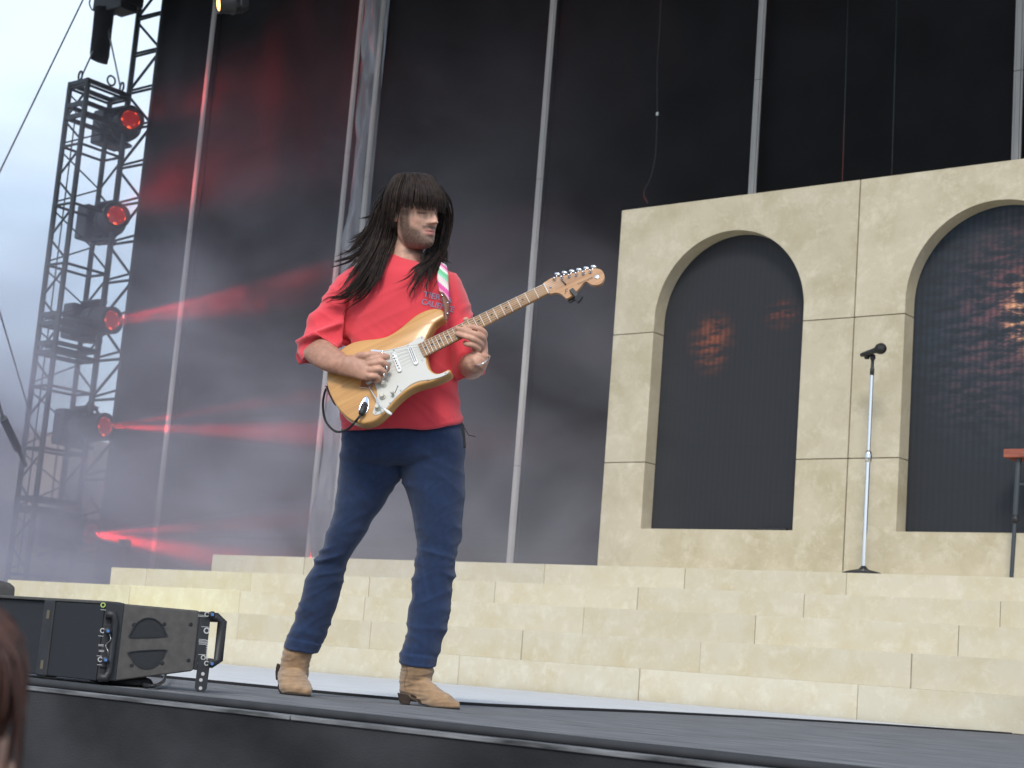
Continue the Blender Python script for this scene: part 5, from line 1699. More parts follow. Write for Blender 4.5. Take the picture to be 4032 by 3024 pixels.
# ears
for s in (-1, 1):
    rings = []
    for (zz, ww) in ((-0.036, 0.005), (-0.028, 0.010), (-0.01, 0.013), (0.01, 0.016), (0.022, 0.015), (0.030, 0.007)):
        cx, cy = s * 0.0745, -0.004 - zz * 0.15
        rings.append([HCTR + HS * (HX * (cx + s * (0.006 + 0.006 * math.cos(a))) + HFW * (cy + ww * math.sin(a)) + HUP * zz) for a in np.linspace(0, 2 * math.pi, 15)[:-1]])
    hm.rings(rings)
# neck, torso core and arms joined to it
nk_secs = [((1538, 905), (1690, 905), -0.005, 0.060), ((1536, 960), (1668, 975), 0.0, 0.056), ((1524, 1010), (1668, 1050), 0.0, 0.060), ((1480, 1060), (1712, 1085), -0.005, 0.070), (E_(775, 600), E_(975, 605), 0.0, 0.07), (E_(775, 760), E_(965, 760), 0.02, 0.09), (E_(770, 960), E_(975, 950), 0.02, 0.09)]
loft_px(hm, nk_secs, 5, 32, 1.0)
# viewer's left arm: upper arm, forearm, hand over the strings
def tubep(pts, r, n=14, sub=5):
    rows = cr([[*p, q] for p, q in zip(pts, r)], sub)
    hm.tube([q[:3] for q in rows], [q[3] for q in rows], n)
tubep([PX(E_(775, 625), 0.0), PX(E_(735, 680), 0.02), PX(E_(688, 752), 0.09)], [0.055, 0.050, 0.045])
def armsec(Lc, Rc, dL, th): return (c2(*Lc), c2(*Rc), dL, th)
loft_px(hm, [armsec((215, 600), (370, 475), 0.06, 0.035), armsec((232, 650), (432, 462), 0.125, 0.046), armsec((335, 742), (560, 545), 0.178, 0.046), armsec((440, 800), (648, 612), 0.214, 0.040), armsec((560, 835), (700, 650), 0.235, 0.032), armsec((640, 850), (722, 655), 0.246, 0.027), armsec((700, 862), (770, 650), 0.25, 0.020)], 5, 26, 1.0)
def gh(px, h): return gw(c2(*px), h)
def lsec(Lc, hL, Rc, hR, th):                 # ring between two points above the guitar face
    a, b = gh(Lc, hL), gh(Rc, hR)
    c, ax = (a + b) / 2, (b - a) / 2
    return [c + ax * math.cos(q) + N_ * th * math.sin(q) for q in np.linspace(0, 2 * math.pi, 25)[:-1]]
hm.rings([lsec((600, 848), .052, (716, 655), .062, .026), lsec((660, 856), .052, (742, 648), .060, .023), lsec((740, 872), .050, (800, 640), .058, .020), lsec((830, 898), .046, (880, 645), .056, .018), lsec((905, 905), .042, (940, 655), .052, .016), lsec((950, 895), .038, (972, 670), .046, .012)])
def fingh(pts, r):
    rows = cr([[*gh(p[:2], p[2]), q] for p, q in zip(pts, r)], 5)
    hm.tube([q[:3] for q in rows], [q[3] for q in rows], 12)
fingh([(850, 690, .055), (940, 690, .062), (1030, 672, .056), (1095, 668, .036), (1122, 674, .022)], [.012, .0115, .0105, .0095, .0065])      # index
fingh([(800, 660, .062), (880, 648, .070), (970, 640, .062), (1060, 652, .046), (1128, 664, .030)], [.014, .013, .0115, .0105, .0075])     # thumb
fingh([(890, 735, .054), (960, 732, .060), (1050, 718, .058), (1102, 748, .044), (1108, 788, .026), (1085, 810, .016)], [.012, .0115, .0108, .0100, .0092, .007])
fingh([(890, 800, .050), (950, 800, .056), (1030, 790, .054), (1072, 820, .040), (1066, 858, .024), (1035, 872, .016)], [.0115, .0112, .0105, .0098, .0088, .007])
fingh([(880, 850, .046), (935, 862, .050), (990, 862, .046), (1018, 885, .034), (1005, 912, .022), (975, 915, .016)], [.0105, .010, .0095, .0088, .008, .0062])
# viewer's right arm: upper arm, forearm up to the neck
tubep([PX(E_(960, 625), 0.0), PX(E_(990, 700), 0.02), PX(E_(1012, 795), 0.06)], [0.052, 0.048, 0.042])
def g3(px, h): return gw(c3(*px), h)
wr_c = g3((765, 1060), -0.045)
fa = [(PX(E_(1012, 790), 0.05), 0.034), (PX(c3(664, 1152), 0.105), 0.046), (g3((712, 1115), -0.06), 0.040), (g3((752, 1075), -0.05), 0.033), (g3((772, 1015), -0.040), 0.032)]
tubep([p for p, q in fa], [q for p, q in fa], 20)
def l3sec(Lc, hL, Rc, hR, th):
    a, b = g3(Lc, hL), g3(Rc, hR)
    c, ax = (a + b) / 2, (b - a) / 2
    return [c + ax * math.cos(q) + N_ * th * math.sin(q) for q in np.linspace(0, 2 * math.pi, 25)[:-1]]
hm.rings([l3sec((690, 1090), -.055, (838, 1045), -.050, .022), l3sec((680, 1030), -.050, (838, 990), -.045, .020), l3sec((672, 965), -.048, (834, 930), -.036, .018), l3sec((690, 900), -.045, (826, 870), -.026, .017), l3sec((715, 850), -.042, (818, 825), -.018, .014)])
def fing3(pts, r):
    rows = cr([[*g3(p[:2], p[2]), q] for p, q in zip(pts, r)], 5)
    hm.tube([q[:3] for q in rows], [q[3] for q in rows], 12)
fing3([(795, 850, -.020), (800, 815, -.002), (760, 775, .018), (690, 752, .024), (620, 748, .021), (588, 752, .017)], [.0125, .0118, .0108, .0098, .0088, .0068])
fing3([(790, 890, -.018), (780, 858, .004), (720, 825, .026), (640, 800, .030), (560, 772, .024), (508, 760, .018)], [.0125, .0118, .0110, .0100, .0090, .0070])
fing3([(770, 940, -.018), (745, 905, .004), (685, 870, .024), (610, 846, .027), (548, 826, .022), (502, 815, .017)], [.0118, .0112, .0104, .0096, .0088, .0068])
fing3([(745, 985, -.020), (720, 955, -.002), (672, 930, .012), (625, 925, .008), (600, 915, -.006), (605, 900, -.016)], [.0108, .0104, .0100, .0092, .0082, .0066])
fing3([(720, 930, -.052), (690, 860, -.050), (650, 760, -.040), (618, 690, -.022), (604, 655, -.010)], [.015, .014, .0125, .0115, .0085])      # thumb behind the neck
bv, bn, bf = union(hm, 0.0028, 3, 0.5)
# tone of the skin
loc = (bv - HCTR) / HS
lx, ly, lz = loc @ HX, loc @ HFW, loc @ HUP
ishead = (np.abs(lx) < 0.11) & (np.abs(ly) < 0.14) & (lz > -0.17) & (lz < 0.14)
tone = np.tile(np.array([0.66, 0.40, 0.295]), (len(bv), 1))
P2, _ = pxs(bv)
n1 = nzv(bv, (28, 28, 28))
n2 = nzv(bv, (220, 220, 220), 5)
tone *= (1 + 0.05 * n1)[:, None]
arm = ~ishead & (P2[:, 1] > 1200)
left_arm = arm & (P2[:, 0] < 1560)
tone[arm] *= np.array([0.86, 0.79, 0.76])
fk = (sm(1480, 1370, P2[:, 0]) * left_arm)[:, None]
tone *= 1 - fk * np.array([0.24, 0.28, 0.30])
# beard and moustache
jaw = sm(-0.028, -0.052, lz + 0.10 * np.clip(0.055 - np.abs(lx), 0, 1) * 0) * ishead
cheekline = -0.034 - 0.42 * np.clip(ly - 0.015, 0, .1)
beard = sm(0.010, -0.012, lz - cheekline) * sm(-0.005, 0.015, ly) * sm(-0.150, -0.128, lz)
side = sm(0.030, 0.012, np.abs(ly - 0.028)) * sm(0.02, 0.0, lz) * sm(0.045, 0.058, np.abs(lx))
clear = g(lx, 0.030) * g(lz + 0.045, 0.010) * sm(0.07, 0.085, ly)
lips = np.exp(-(np.abs(lx) / 0.0235) ** 4) * np.exp(-(np.abs(lz - 2.5 * np.clip(lx * lx, 0, .0009) + 0.0668) / 0.0100) ** 4) * sm(0.075, 0.09, ly)
mous = sm(-0.043, -0.048, lz) * sm(-0.0605, -0.057, lz) * sm(0.040, 0.026, np.abs(lx)) * sm(0.07, 0.085, ly)
soul = g(lx, 0.012) * g(lz + 0.083, 0.006) * sm(0.07, .085, ly)
bm_ = np.clip(np.maximum(np.maximum(beard, side) * (1 - 0.85 * clear), mous) * (1 - lips) * (0.86 + 0.22 * n2), 0, 1) * ishead
nearmouth = sm(0.05, 0.03, np.abs(lx)) * sm(-0.094, -0.07, lz) * sm(0.07, .085, ly)
bm_ *= (1 - 0.45 * nearmouth * (1 - np.clip(mous + soul, 0, 1)))
tone = tone * (1 - 0.88 * bm_)[:, None] + np.array([0.042, 0.032, 0.028]) * (0.88 * bm_)[:, None]
lm = (lips * ishead)[:, None]
tone = tone * (1 - lm) + np.array([0.46, 0.175, 0.15]) * lm
red = (g(lz + 0.035, .02) * g(lx, .014) * sm(.08, .1, ly) + 0.6 * g(lz + 0.025, .018) * g(np.abs(lx) - 0.045, .018) * sm(.03, .06, ly)) * ishead
tone *= 1 - np.array([0.0, 0.13, 0.13]) * red[:, None]
eye = (np.exp(-(np.abs(np.abs(lx) - 0.031) / 0.015) ** 4) * g(lz + 0.0045 - 0.10 * (np.abs(lx) - 0.031) ** 2 / 0.015, 0.0022)) * ishead * sm(.05, .07, ly)
brow = np.exp(-(np.abs(np.abs(lx) - 0.031) / 0.020) ** 4) * g(lz - 0.020, 0.005) * ishead * sm(.05, .07, ly)
dk = np.clip(eye * 0.95 + brow * 0.85, 0, 1)[:, None]
tone = tone * (1 - dk) + np.array([0.03, 0.02, 0.018]) * dk
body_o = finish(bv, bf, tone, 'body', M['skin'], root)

# ---- sweatshirt -----------------------------------------------------------
sw = MB()
loft_px(sw, [(E_(836, 546), E_(905, 566), -0.004, 0.058), (E_(824, 556), E_(918, 572), -0.002, 0.068), (E_(786, 572), E_(962, 583), 0.0, 0.084), (E_(752, 592), E_(995, 602), 0.005, 0.103), (E_(744, 640), E_(1004, 645), 0.01, 0.118),
             (E_(746, 720), E_(1000, 720), 0.015, 0.124), (E_(743, 800), E_(992, 800), 0.015, 0.124), (E_(738, 870), E_(994, 865), 0.015, 0.126), (E_(736, 905), E_(1000, 900), 0.015, 0.128), (E_(737, 930), E_(1000, 914), 0.015, 0.124)], 6, 48, 0.86)
loft_px(sw, [(E_(762, 572), E_(840, 660), 0.0, 0.090), (E_(722, 606), E_(800, 690), 0.0, 0.090), (E_(686, 660), E_(770, 722), 0.03, 0.088), (E_(655, 708), E_(748, 744), 0.065, 0.084), (E_(640, 744), E_(736, 752), 0.09, 0.074), (E_(637, 764), E_(728, 745), 0.11, 0.066), (E_(652, 781), E_(719, 741), 0.125, 0.060)], 6, 40, 0.95)
loft_px(sw, [(E_(915, 640), E_(985, 588), 0.0, 0.090), (E_(935, 672), E_(1010, 634), 0.0, 0.090), (E_(952, 715), E_(1024, 690), 0.015, 0.086), (E_(962, 758), E_(1038, 745), 0.04, 0.082), (E_(972, 792), E_(1049, 782), 0.06, 0.072), (E_(981, 812), E_(1051, 798), 0.075, 0.062), (E_(988, 824), E_(1046, 812), 0.085, 0.050)], 6, 40, 0.95)
def cuffring(pts, r):
    rr_ = cr([PX(p[:2], p[2]) for p in pts], 8, True)
    n_ = len(rr_)
    rings_ = []
    for i in range(n_):
        t = rr_[(i + 1) % n_] - rr_[i - 1]; t /= np.linalg.norm(t)
        a_ = CT - t * (CT @ t); a_ /= np.linalg.norm(a_)
        b2 = np.cross(t, a_)
        rings_.append([rr_[i] + r * (a_ * math.cos(q_) + b2 * math.sin(q_)) for q_ in np.linspace(0, 2 * math.pi, 13)[:-1]])
    sw.rings(rings_, closed=True)
cuffring([(*c2(168, 620), .10), (*c2(235, 520), .135), (*c2(355, 452), .165), (*c2(480, 482), .16), (*c2(555, 560), .14), (*c2(480, 660), .11), (*c2(340, 715), .09), (*c2(215, 690), .085)], 0.011)
cuffring([(*c3(540, 1165), .09), (*c3(560, 1235), .115), (*c3(640, 1268), .135), (*c3(730, 1245), .135), (*c3(795, 1180), .105), (*c3(760, 1130), .06), (*c3(660, 1105), .04), (*c3(575, 1120), .055)], 0.010)
sv, sn2, sf = union(sw, 0.0055, 5, 0.5)
P2, zz = pxs(sv)
D = P2 / 1.82278
dx_, dy_ = D.T
# oblique coordinates for folds
q = np.stack([dx_ / 60.0, dy_ / 60.0, zz * 6], 1)
def ridge(P, sc, seed, p=3.0):
    return (1 - np.abs(nzv(P, sc, seed))) ** p
armL = sm(748, 728, dx_) * sm(560, 600, dy_)
armR = sm(985, 1003, dx_) * sm(590, 640, dy_)
rot = lambda a: np.stack([q[:, 0] * math.cos(a) + q[:, 1] * math.sin(a), -q[:, 0] * math.sin(a) + q[:, 1] * math.cos(a), q[:, 2]], 1)
f1 = ridge(rot(RAD(-28)), (0.45, 1.9, 0.5), 1.0) - 0.6
f2 = ridge(rot(RAD(42)), (0.5, 2.2, 0.6), 7.0) - 0.6
f3 = ridge(rot(RAD(-35)), (0.55, 2.4, 0.6), 3.0) - 0.6
big = nzv(q, (0.8, 0.8, 0.8), 2.0)
disp = 0.006 * big
disp += armL * (0.022 * f1 * sm(600, 690, dy_)) + armL * 0.005 * f2
disp += armR * 0.012 * f3 * sm(620, 720, dy_)
tor = (1 - armL) * (1 - armR)
disp += tor * (0.0035 * f2 * sm(640, 780, dy_) + 0.003 * f1 * sm(560, 640, dy_) * sm(780, 660, dy_))
# deep crease where the sleeve meets the chest, hem and cuff bands
disp += -0.030 * g(dx_ - (752 - 0.05 * (dy_ - 680)), 5.0) * sm(625, 660, dy_) * sm(775, 745, dy_)
hem = dy_ - (918 + 12 * np.sin((dx_ - 730) / 270 * math.pi) - 0.05 * (dx_ - 870))
disp += 0.003 * sm(-14, -11, hem) - 0.003 * g(hem + 13, 2.0)
disp *= 0.25 + 0.75 * sm(4, -45, hem)
sv = sv + sn2 * disp[:, None] - CU * (0.013 * g(dx_ - 925, 48) * sm(-75, 0, hem) * (hem < 60))[:, None]
tone = np.tile(np.array([0.74, 0.062, 0.082]), (len(sv), 1)) * (1 + 0.03 * nzv(sv, (9, 9, 9), 4))[:, None]
shirt = finish(sv, sf, tone, 'sweatshirt', M['red'], root)
bvh = BVHTree.FromPolygons([tuple(p) for p in sv], sf)
M['print_blue'] = mat('blue_grey_print', (0.30, 0.28, 0.42), 0.8)
def decal(txt, a, b_, hgt):                    # lettering wrapped onto the shirt along a to b (photo pixels)
    v, f = text_mesh(txt, 1.0, 0.0, 0.012)
    x0, x1, y1 = v[:, 0].min(), v[:, 0].max(), v[:, 1].max()
    a, b_ = np.array(a), np.array(b_)
    e = b_ - a
    up = np.array([e[1], -e[0]]) / np.linalg.norm(e) * hgt
    vs = []
    for p in v:
        px = a + e * (p[0] - x0) / (x1 - x0) + up * p[1] / y1
        d = Vector(ray(*px)).normalized()
        hit, nn, i_, dist = bvh.ray_cast(Vector(CP), d)
        if hit is None:
            hit = Vector(PX(px, 0.13))
        vs.append(np.array(hit) - np.array(d) * 0.0022)
    build(MB().add(vs, f), 'lettering', M['print_blue'], shirt)
decal('TIERRA', c1(1425, 1432), c1(1735, 1500), 22)
decal('CALIENTE', c1(1405, 1510), c1(1755, 1604), 22)

# ---- trousers -------------------------------------------------------------
jn = MB()
loft_px(jn, [(E_(742, 880), E_(990, 875), 0.01, 0.100), (E_(737, 925), E_(1000, 920), 0.01, 0.106), (E_(734, 965), E_(1003, 965), 0.01, 0.112), (E_(732, 988), E_(1004, 990), 0.005, 0.106), (E_(742, 1003), E_(993, 1006), 0.0, 0.085)], 6, 48, 0.85)
loft_px(jn, [(E_(735, 955), E_(872, 985), 0.0, 0.092), (E_(731, 1015), E_(869, 1022), -0.005, 0.092), (E_(728, 1062), E_(847, 1060), -0.01, 0.086), (E_(717, 1118), E_(814, 1112), -0.015, 0.078), (E_(700, 1160), E_(788, 1155), -0.02, 0.074), (E_(688, 1198), E_(767, 1188), -0.03, 0.070), (E_(665, 1238), E_(748, 1228), -0.045, 0.067),
             (E_(650, 1288), E_(736, 1286), -0.06, 0.066), (E_(632, 1348), E_(714, 1350), -0.075, 0.062), (E_(615, 1386), E_(693, 1396), -0.082, 0.060), (E_(613, 1397), E_(687, 1411), -0.085, 0.060)], 6, 40, 0.92)
loft_px(jn, [(E_(862, 985), E_(1003, 960), 0.01, 0.092), (E_(866, 1022), E_(1004, 1020), 0.015, 0.092), (E_(875, 1062), E_(1004, 1072), 0.02, 0.086), (E_(890, 1112), E_(999, 1120), 0.025, 0.080), (E_(897, 1158), E_(998, 1158), 0.03, 0.078), (E_(899, 1196), E_(986, 1192), 0.04, 0.071), (E_(891, 1248), E_(981, 1250), 0.05, 0.068),
             (E_(882, 1325), E_(971, 1330), 0.07, 0.064), (E_(874, 1380), E_(957, 1388), 0.08, 0.064), (E_(863, 1412), E_(946, 1420), 0.085, 0.066), (E_(862, 1431), E_(942, 1441), 0.085, 0.066)], 6, 40, 0.92)
jv, jnn, jf = union(jn, 0.0055, 5, 0.5)
P2, zz = pxs(jv)
D = P2 / 1.82278
dx_, dy_ = D.T
q = np.stack([dx_ / 60.0, dy_ / 60.0, zz * 6], 1)
f1 = (ridge(rot(RAD(16)), (0.5, 1.9, 0.7), 1.0, 3.5) - 0.55) * (0.65 + 0.9 * nzv(q, (.9, .9, .9), 31))
f2 = (ridge(rot(RAD(-24)), (0.55, 2.1, 0.7), 5.0, 3.5) - 0.55) * (0.65 + 0.9 * nzv(q, (.9, .9, .9), 37))
f3 = (ridge(rot(RAD(34)), (0.5, 1.4, 0.7), 9.0, 3) - 0.55)
knee = np.exp(-((dy_ - 1205) / 55) ** 2)
ank = np.exp(-((dy_ - 1375) / 50) ** 2)
mid_ = np.exp(-((dy_ - 1290) / 60) ** 2)
crot = np.exp(-((dy_ - 1030) / 45) ** 2) * np.exp(-((dx_ - 880) / 75) ** 2)
right = sm(855, 880, dx_)
disp = 0.004 * nzv(q, (0.9, 0.9, 0.9), 3) + 0.014 * knee * np.where(right > .5, f1, f2) + 0.007 * mid_ * np.where(right > .5, f2, f1) + 0.010 * ank * f1 + 0.008 * crot * f3 + 0.0035 * f3 + 0.0035 * f2
hemL = dy_ - np.where(right > .5, 1431 + (dx_ - 862) * .125, 1397 + (dx_ - 613) * .19)
disp *= np.where(dy_ > 1370, 0.3 + 0.7 * sm(0, -40, hemL), 1)
disp += np.where(dy_ > 1370, 0.0004 * sm(-22, -19, hemL) - 0.0025 * g(hemL + 21, 1.8), 0)
jv = jv + jnn * disp[:, None]
tone = np.tile(np.array([0.015, 0.031, 0.082]), (len(jv), 1)) * (1 + 0.10 * nzv(jv, (12, 12, 12), 4))[:, None]
seam = g(dx_ - (878 + (dy_ - 1010) * 0.165), 2.2) * right * sm(1010, 1040, dy_) * sm(1330, 1250, dy_)
tone *= (1 + 0.35 * seam)[:, None]
wear = np.where(dy_ > 1370, g(hemL + 21, 3.0) + g(hemL, 3.0), 0)
tone *= (1 + 0.5 * wear)[:, None]
finish(jv, jf, tone, 'trousers', M['denim'], root)

# ---- boots ----------------------------------------------------------------
def camvec(a, b, c): return CR * a + CU * b + CT * c
def boot(shaft, foot, name, dfloor):
    mb = MB()
    rows = cr([[*c5(*s[0]), *c5(*s[1]), s[2], s[3]] for s in shaft], 5)
    mb.rings([ring_px((r[0], r[1]), (r[2], r[3]), r[4], r[5], 30, 0.95) for r in rows])
    rows = cr([[*c5(*s[0]), s[1], *s[2], *s[3]] for s in foot], 5)
    rings = []
    for r in rows:
        c = PX((r[0], r[1]), r[2])
        A_, B2 = camvec(*r[3:6]), camvec(*r[6:9])
        ring = []
        for k in range(30):
            a = 2 * math.pi * k / 30
            ca, sa = math.cos(a), math.sin(a)
            ring.append(c + A_ * math.copysign(abs(ca) ** .9, ca) + B2 * math.copysign(abs(sa) ** (.75 if sa < 0 else 1.0), sa))
        rings.append(ring)
    mb.rings(rings)
    v, nn, f = union(mb, 0.0042, 4, 0.5)
    P2, zz = pxs(v)
    D = np.stack([(P2[:, 0] - 1000) * 2.328, (P2[:, 1] - 2200) * 2.328], 1)
    q_ = np.stack([D[:, 0] / 110, D[:, 1] / 110, zz * 8], 1)
    v = v + nn * (0.004 * ((1 - np.abs(nzv(q_, (0.7, 2.4, .8), 2))) ** 3 - .5))[:, None]
    return v, f, D
TAN = np.array([0.355, 0.225, 0.125])
# viewer's right boot, in profile
dR = 0.085
fR = [((1338, 1165), dR - .02, (0, 0, .030), (0.0, .030, 0)), ((1375, 1160), dR - .01, (0, 0, .040), (0, .040, 0)), ((1440, 1165), dR, (0, 0, .043), (0, .044, 0)), ((1520, 1195), dR + .02, (0, 0, .041), (0, .050, 0)), ((1600, 1238), dR + .045, (0.0, 0, .044), (0.006, .043, 0)),
      ((1690, 1283), dR + .07, (0, 0, .046), (0.008, .034, 0)), ((1770, 1318), dR + .09, (0, 0, .040), (0.008, .025, 0)), ((1835, 1340), dR + .105, (0, 0, .028), (0.006, .018, 0)), ((1884, 1356), dR + .118, (0, 0, .009), (0.003, .012, 0))]
sR = [((1350, 930), (1640, 985), dR, .062), ((1348, 1000), (1650, 1030), dR, .060), ((1338, 1060), (1640, 1085), dR, .054), ((1332, 1110), (1610, 1150), dR, .048), ((1340, 1160), (1570, 1210), dR, .042)]
v, f, D = boot(sR, fR, 'boot', 0)
tone = np.tile(TAN, (len(v), 1)) * (1 + 0.10 * nzv(v, (14, 14, 14), 1))[:, None]
dark = sm(1300, 1375, D[:, 1] + (D[:, 0] - 1700) * -0.25) * sm(1600, 1750, D[:, 0])
stain = np.clip(nzv(v, (25, 25, 25), 8) * 1.6, 0, 1) * sm(1650, 1750, D[:, 0])
tone *= (1 - 0.35 * np.clip(dark + stain, 0, 1))[:, None]
upper = sm(1092, 1082, D[:, 1] - 22 * np.sin((D[:, 0] - 1340) / 95)) * 1.0
tone *= (1 - 0.14 * upper)[:, None]
pull = g(D[:, 0] - (1392 + 12 * np.sin((D[:, 1] - 960) / 40)), 4) * sm(1215, 1190, D[:, 1])
tone *= (1 - 0.6 * pull)[:, None]
welt = sm(-3, 5, D[:, 1] - np.interp(D[:, 0], [1440, 1540, 1640, 1760, 1890], [1300, 1326, 1346, 1360, 1366])) * sm(1440, 1500, D[:, 0])
tone = tone * (1 - 0.8 * welt)[:, None]
b1 = finish(v, f, tone, 'boot', M['suede'], root)
hl = [(1314, 1226), (1380, 1236), (1448, 1244), (1436, 1300), (1428, 1340), (1338, 1326), (1326, 1290)]
def slabpx(pts, d0, d1): 
    n = len(pts)
    vs = [PX(c5(*p), d1) for p in pts] + [PX(c5(*p), d0) for p in pts]
    return MB().add(vs, [tuple(range(n)), tuple(range(2 * n - 1, n - 1, -1))] + [(i, (i + 1) % n, n + (i + 1) % n, n + i) for i in range(n)])
fixnormals(build(slabpx(hl, dR - .045, dR + .03), 'heel', M['sole'], b1, bevel=0.003))
sole = [(1440, 1236), (1500, 1262), (1560, 1318), (1640, 1340), (1740, 1360), (1820, 1374), (1878, 1368), (1888, 1376), (1840, 1392), (1740, 1384), (1640, 1362), (1560, 1344), (1520, 1322), (1480, 1282), (1440, 1262)]
rows = cr(np.array([c5(*p) for p in sole]), 2, True)
n = len(rows)
def soled(p): return dR + 0.09 * np.clip((p[0] - c5(1440, 0)[0]) / 190, 0, 1.1)
vs = [PX(p, soled(p) + .040 * (1 - .6 * np.clip((p[0] - c5(1700, 0)[0]) / 80, 0, 1))) for p in rows] + [PX(p, soled(p) - .040) for p in rows]
fixnormals(build(MB().add(vs, [tuple(range(n)), tuple(range(2 * n - 1, n - 1, -1))] + [(i, (i + 1) % n, n + (i + 1) % n, n + i) for i in range(n)]), 'sole', M['sole'], b1))
# viewer's left boot, heel lifted, toe towards the camera
dL = -0.095
fL = [((290, 1050), dL - .06, (.020, 0, -.020), (0, .035, 0)), ((310, 1062), dL - .04, (.032, 0, -.022), (0, .045, 0)), ((340, 1090), dL, (.044, 0, -.022), (0, .055, 0)), ((362, 1135), dL + .045, (.049, 0, -.024), (0, .048, .01)), ((382, 1172), dL + .085, (.050, 0, -.024), (0, .035, .008)),
      ((415, 1196), dL + .115, (.043, 0, -.02), (0, .026, .006)), ((452, 1212), dL + .14, (.031, 0, -.015), (0, .019, .004)), ((498, 1228), dL + .17, (.010, 0, -.006), (0, .011, 0))]
sL = [((278, 760), (560, 810), dL, .060), ((268, 840), (535, 880), dL, .058), ((248, 920), (512, 950), dL, .050), ((240, 980), (502, 1020), dL, .045), ((240, 1050), (496, 1085), dL, .042), ((262, 1110), (486, 1140), dL + .03, .040)]
v, f, D = boot(sL, fL, 'boot', 0)
tone = np.tile(TAN, (len(v), 1)) * (1 + 0.10 * nzv(v, (14, 14, 14), 3))[:, None]
dark = sm(1205, 1250, D[:, 1])
stain = np.clip(nzv(v, (25, 25, 25), 6) * 1.6, 0, 1) * sm(1150, 1200, D[:, 1])
tone *= (1 - 0.35 * np.clip(dark + stain, 0, 1))[:, None]
crease = np.clip(g(D[:, 1] - (1020 - 30 * np.sin((D[:, 0] - 250) / 80)), 7) + g(D[:, 1] - (1065 + 20 * np.sin((D[:, 0] - 250) / 70)), 6), 0, 1)
tone *= (1 - 0.30 * crease)[:, None]
welt = sm(-3, 5, D[:, 1] - np.interp(D[:, 0], [200, 225, 265, 340, 420, 520], [1165, 1200, 1228, 1242, 1246, 1243]))
tone = tone * (1 - 0.8 * welt)[:, None]
b2 = finish(v, f, tone, 'boot', M['suede'], root)
hl = [(214, 955), (268, 985), (268, 1070), (232, 1118), (200, 1110), (196, 1040), (203, 985)]
fixnormals(build(slabpx(hl, dL - .115, dL - .04), 'heel', M['sole'], b2, bevel=0.003))
sole = [(250, 1140), (236, 1160), (244, 1205), (268, 1232), (320, 1244), (400, 1250), (470, 1252), (515, 1246), (522, 1256), (505, 1264), (430, 1264), (340, 1260), (268, 1250), (230, 1220), (216, 1180), (222, 1148)]
rows = cr(np.array([c5(*p) for p in sole]), 2, True)
n = len(rows)
def sd2(p): return dL + 0.03 + 0.11 * np.clip((p[0] - c5(205, 0)[0]) / 130, 0, 1.1)
vs = [PX(p, sd2(p) + .03) for p in rows] + [PX(p, sd2(p) - .03) for p in rows]
fixnormals(build(MB().add(vs, [tuple(range(n)), tuple(range(2 * n - 1, n - 1, -1))] + [(i, (i + 1) % n, n + (i + 1) % n, n + i) for i in range(n)]), 'sole', M['sole'], b2))

# ---- hair -----------------------------------------------------------------
M['hair'] = mat('dark_hair', (0.040, 0.024, 0.018), 0.58, var=0.6, vscale=60, spec=0.28, col2=(0.010, 0.0065, 0.0055))
hv = MB()
def H3(x, y, z): return HCTR + HS * (HX * x + HFW * y + HUP * z)
# cap over the crown, back and sides
rings = []
for i, f_ in enumerate(np.linspace(RAD(90), RAD(-52), 26)):
    ring = []
    for k in range(56):
        a = 2 * math.pi * k / 56                    # 0 = forward
        face = max(0.0, math.cos(a))
        lim = RAD(8) + (RAD(-60)) * sm(0.35, -0.2, math.cos(a))
        ff = max(f_, lim)
        rr_ = 0.965 + 0.02 * noise.noise(Vector((math.cos(a) * 9, math.sin(a) * 9, f_ * 0.8)))
        ring.append(H3(0.088 * rr_ * math.cos(ff) * math.sin(a), 0.110 * rr_ * math.cos(ff) * math.cos(a) - 0.004, 0.012 + 0.121 * rr_ * math.sin(ff)))
    rings.append(ring)
hv.rings(rings, cap=False)
hr_ = random.Random(11)
def strand(pts, r0, n=4):
    m = len(pts)
    hv.tube(pts, [r0 * (1.0 if i < m * .6 else max(0.12, 1 - (i - m * .6) / (m * .4))) for i in range(m)], n, cap=False)
def lock(guide, count, s0, s1, r=0.00145, wav=0.0075, sub=5, flat=0.5):
    """guide: world points root to tip; strands spread from s0 at the root to s1 at the tip"""
    g_ = cr(guide, sub)
    m = len(g_)
    n_cl = max(1, int(count * 1.8) // 9) if count > 1 else 1
    for _ in range(n_cl):
        c1_ = np.array([hr_.gauss(0, 1), hr_.gauss(0, 1), hr_.gauss(0, flat)])
        c2_ = c1_ * 0.65 + np.array([hr_.gauss(0, .85), hr_.gauss(0, .85), hr_.gauss(0, flat)])
        cph, cfr, cam_ = hr_.uniform(0, 6.28), hr_.uniform(1.2, 2.6), wav * hr_.uniform(.6, 1.6)
        ccut = hr_.uniform(0.70, 1.0)
        for _k in range(9 if count > 1 else 1):
            o1 = np.array([hr_.gauss(0, .45), hr_.gauss(0, .45), hr_.gauss(0, .3)])
            o2 = np.array([hr_.gauss(0, .16), hr_.gauss(0, .16), hr_.gauss(0, .12)])
            mm = max(4, int(m * min(1.0, ccut * hr_.uniform(.92, 1.06))))
            pts = []
            for i in range(mm):
                t = i / (m - 1)
                o = (c1_ * (1 - t) + c2_ * t) * (s0 + (s1 - s0) * t) + o1 * (1 - t) * s0 + o2 * t * max(s1, .008)
                wv_ = cam_ * (t ** 1.3) * math.sin(cph + cfr * 6.28 * t)
                pts.append(g_[i] + CR * (o[0] + wv_) + CU * (o[1] + wv_ * .6) + CT * o[2])
            strand(pts, r * hr_.uniform(.7, 1.25))
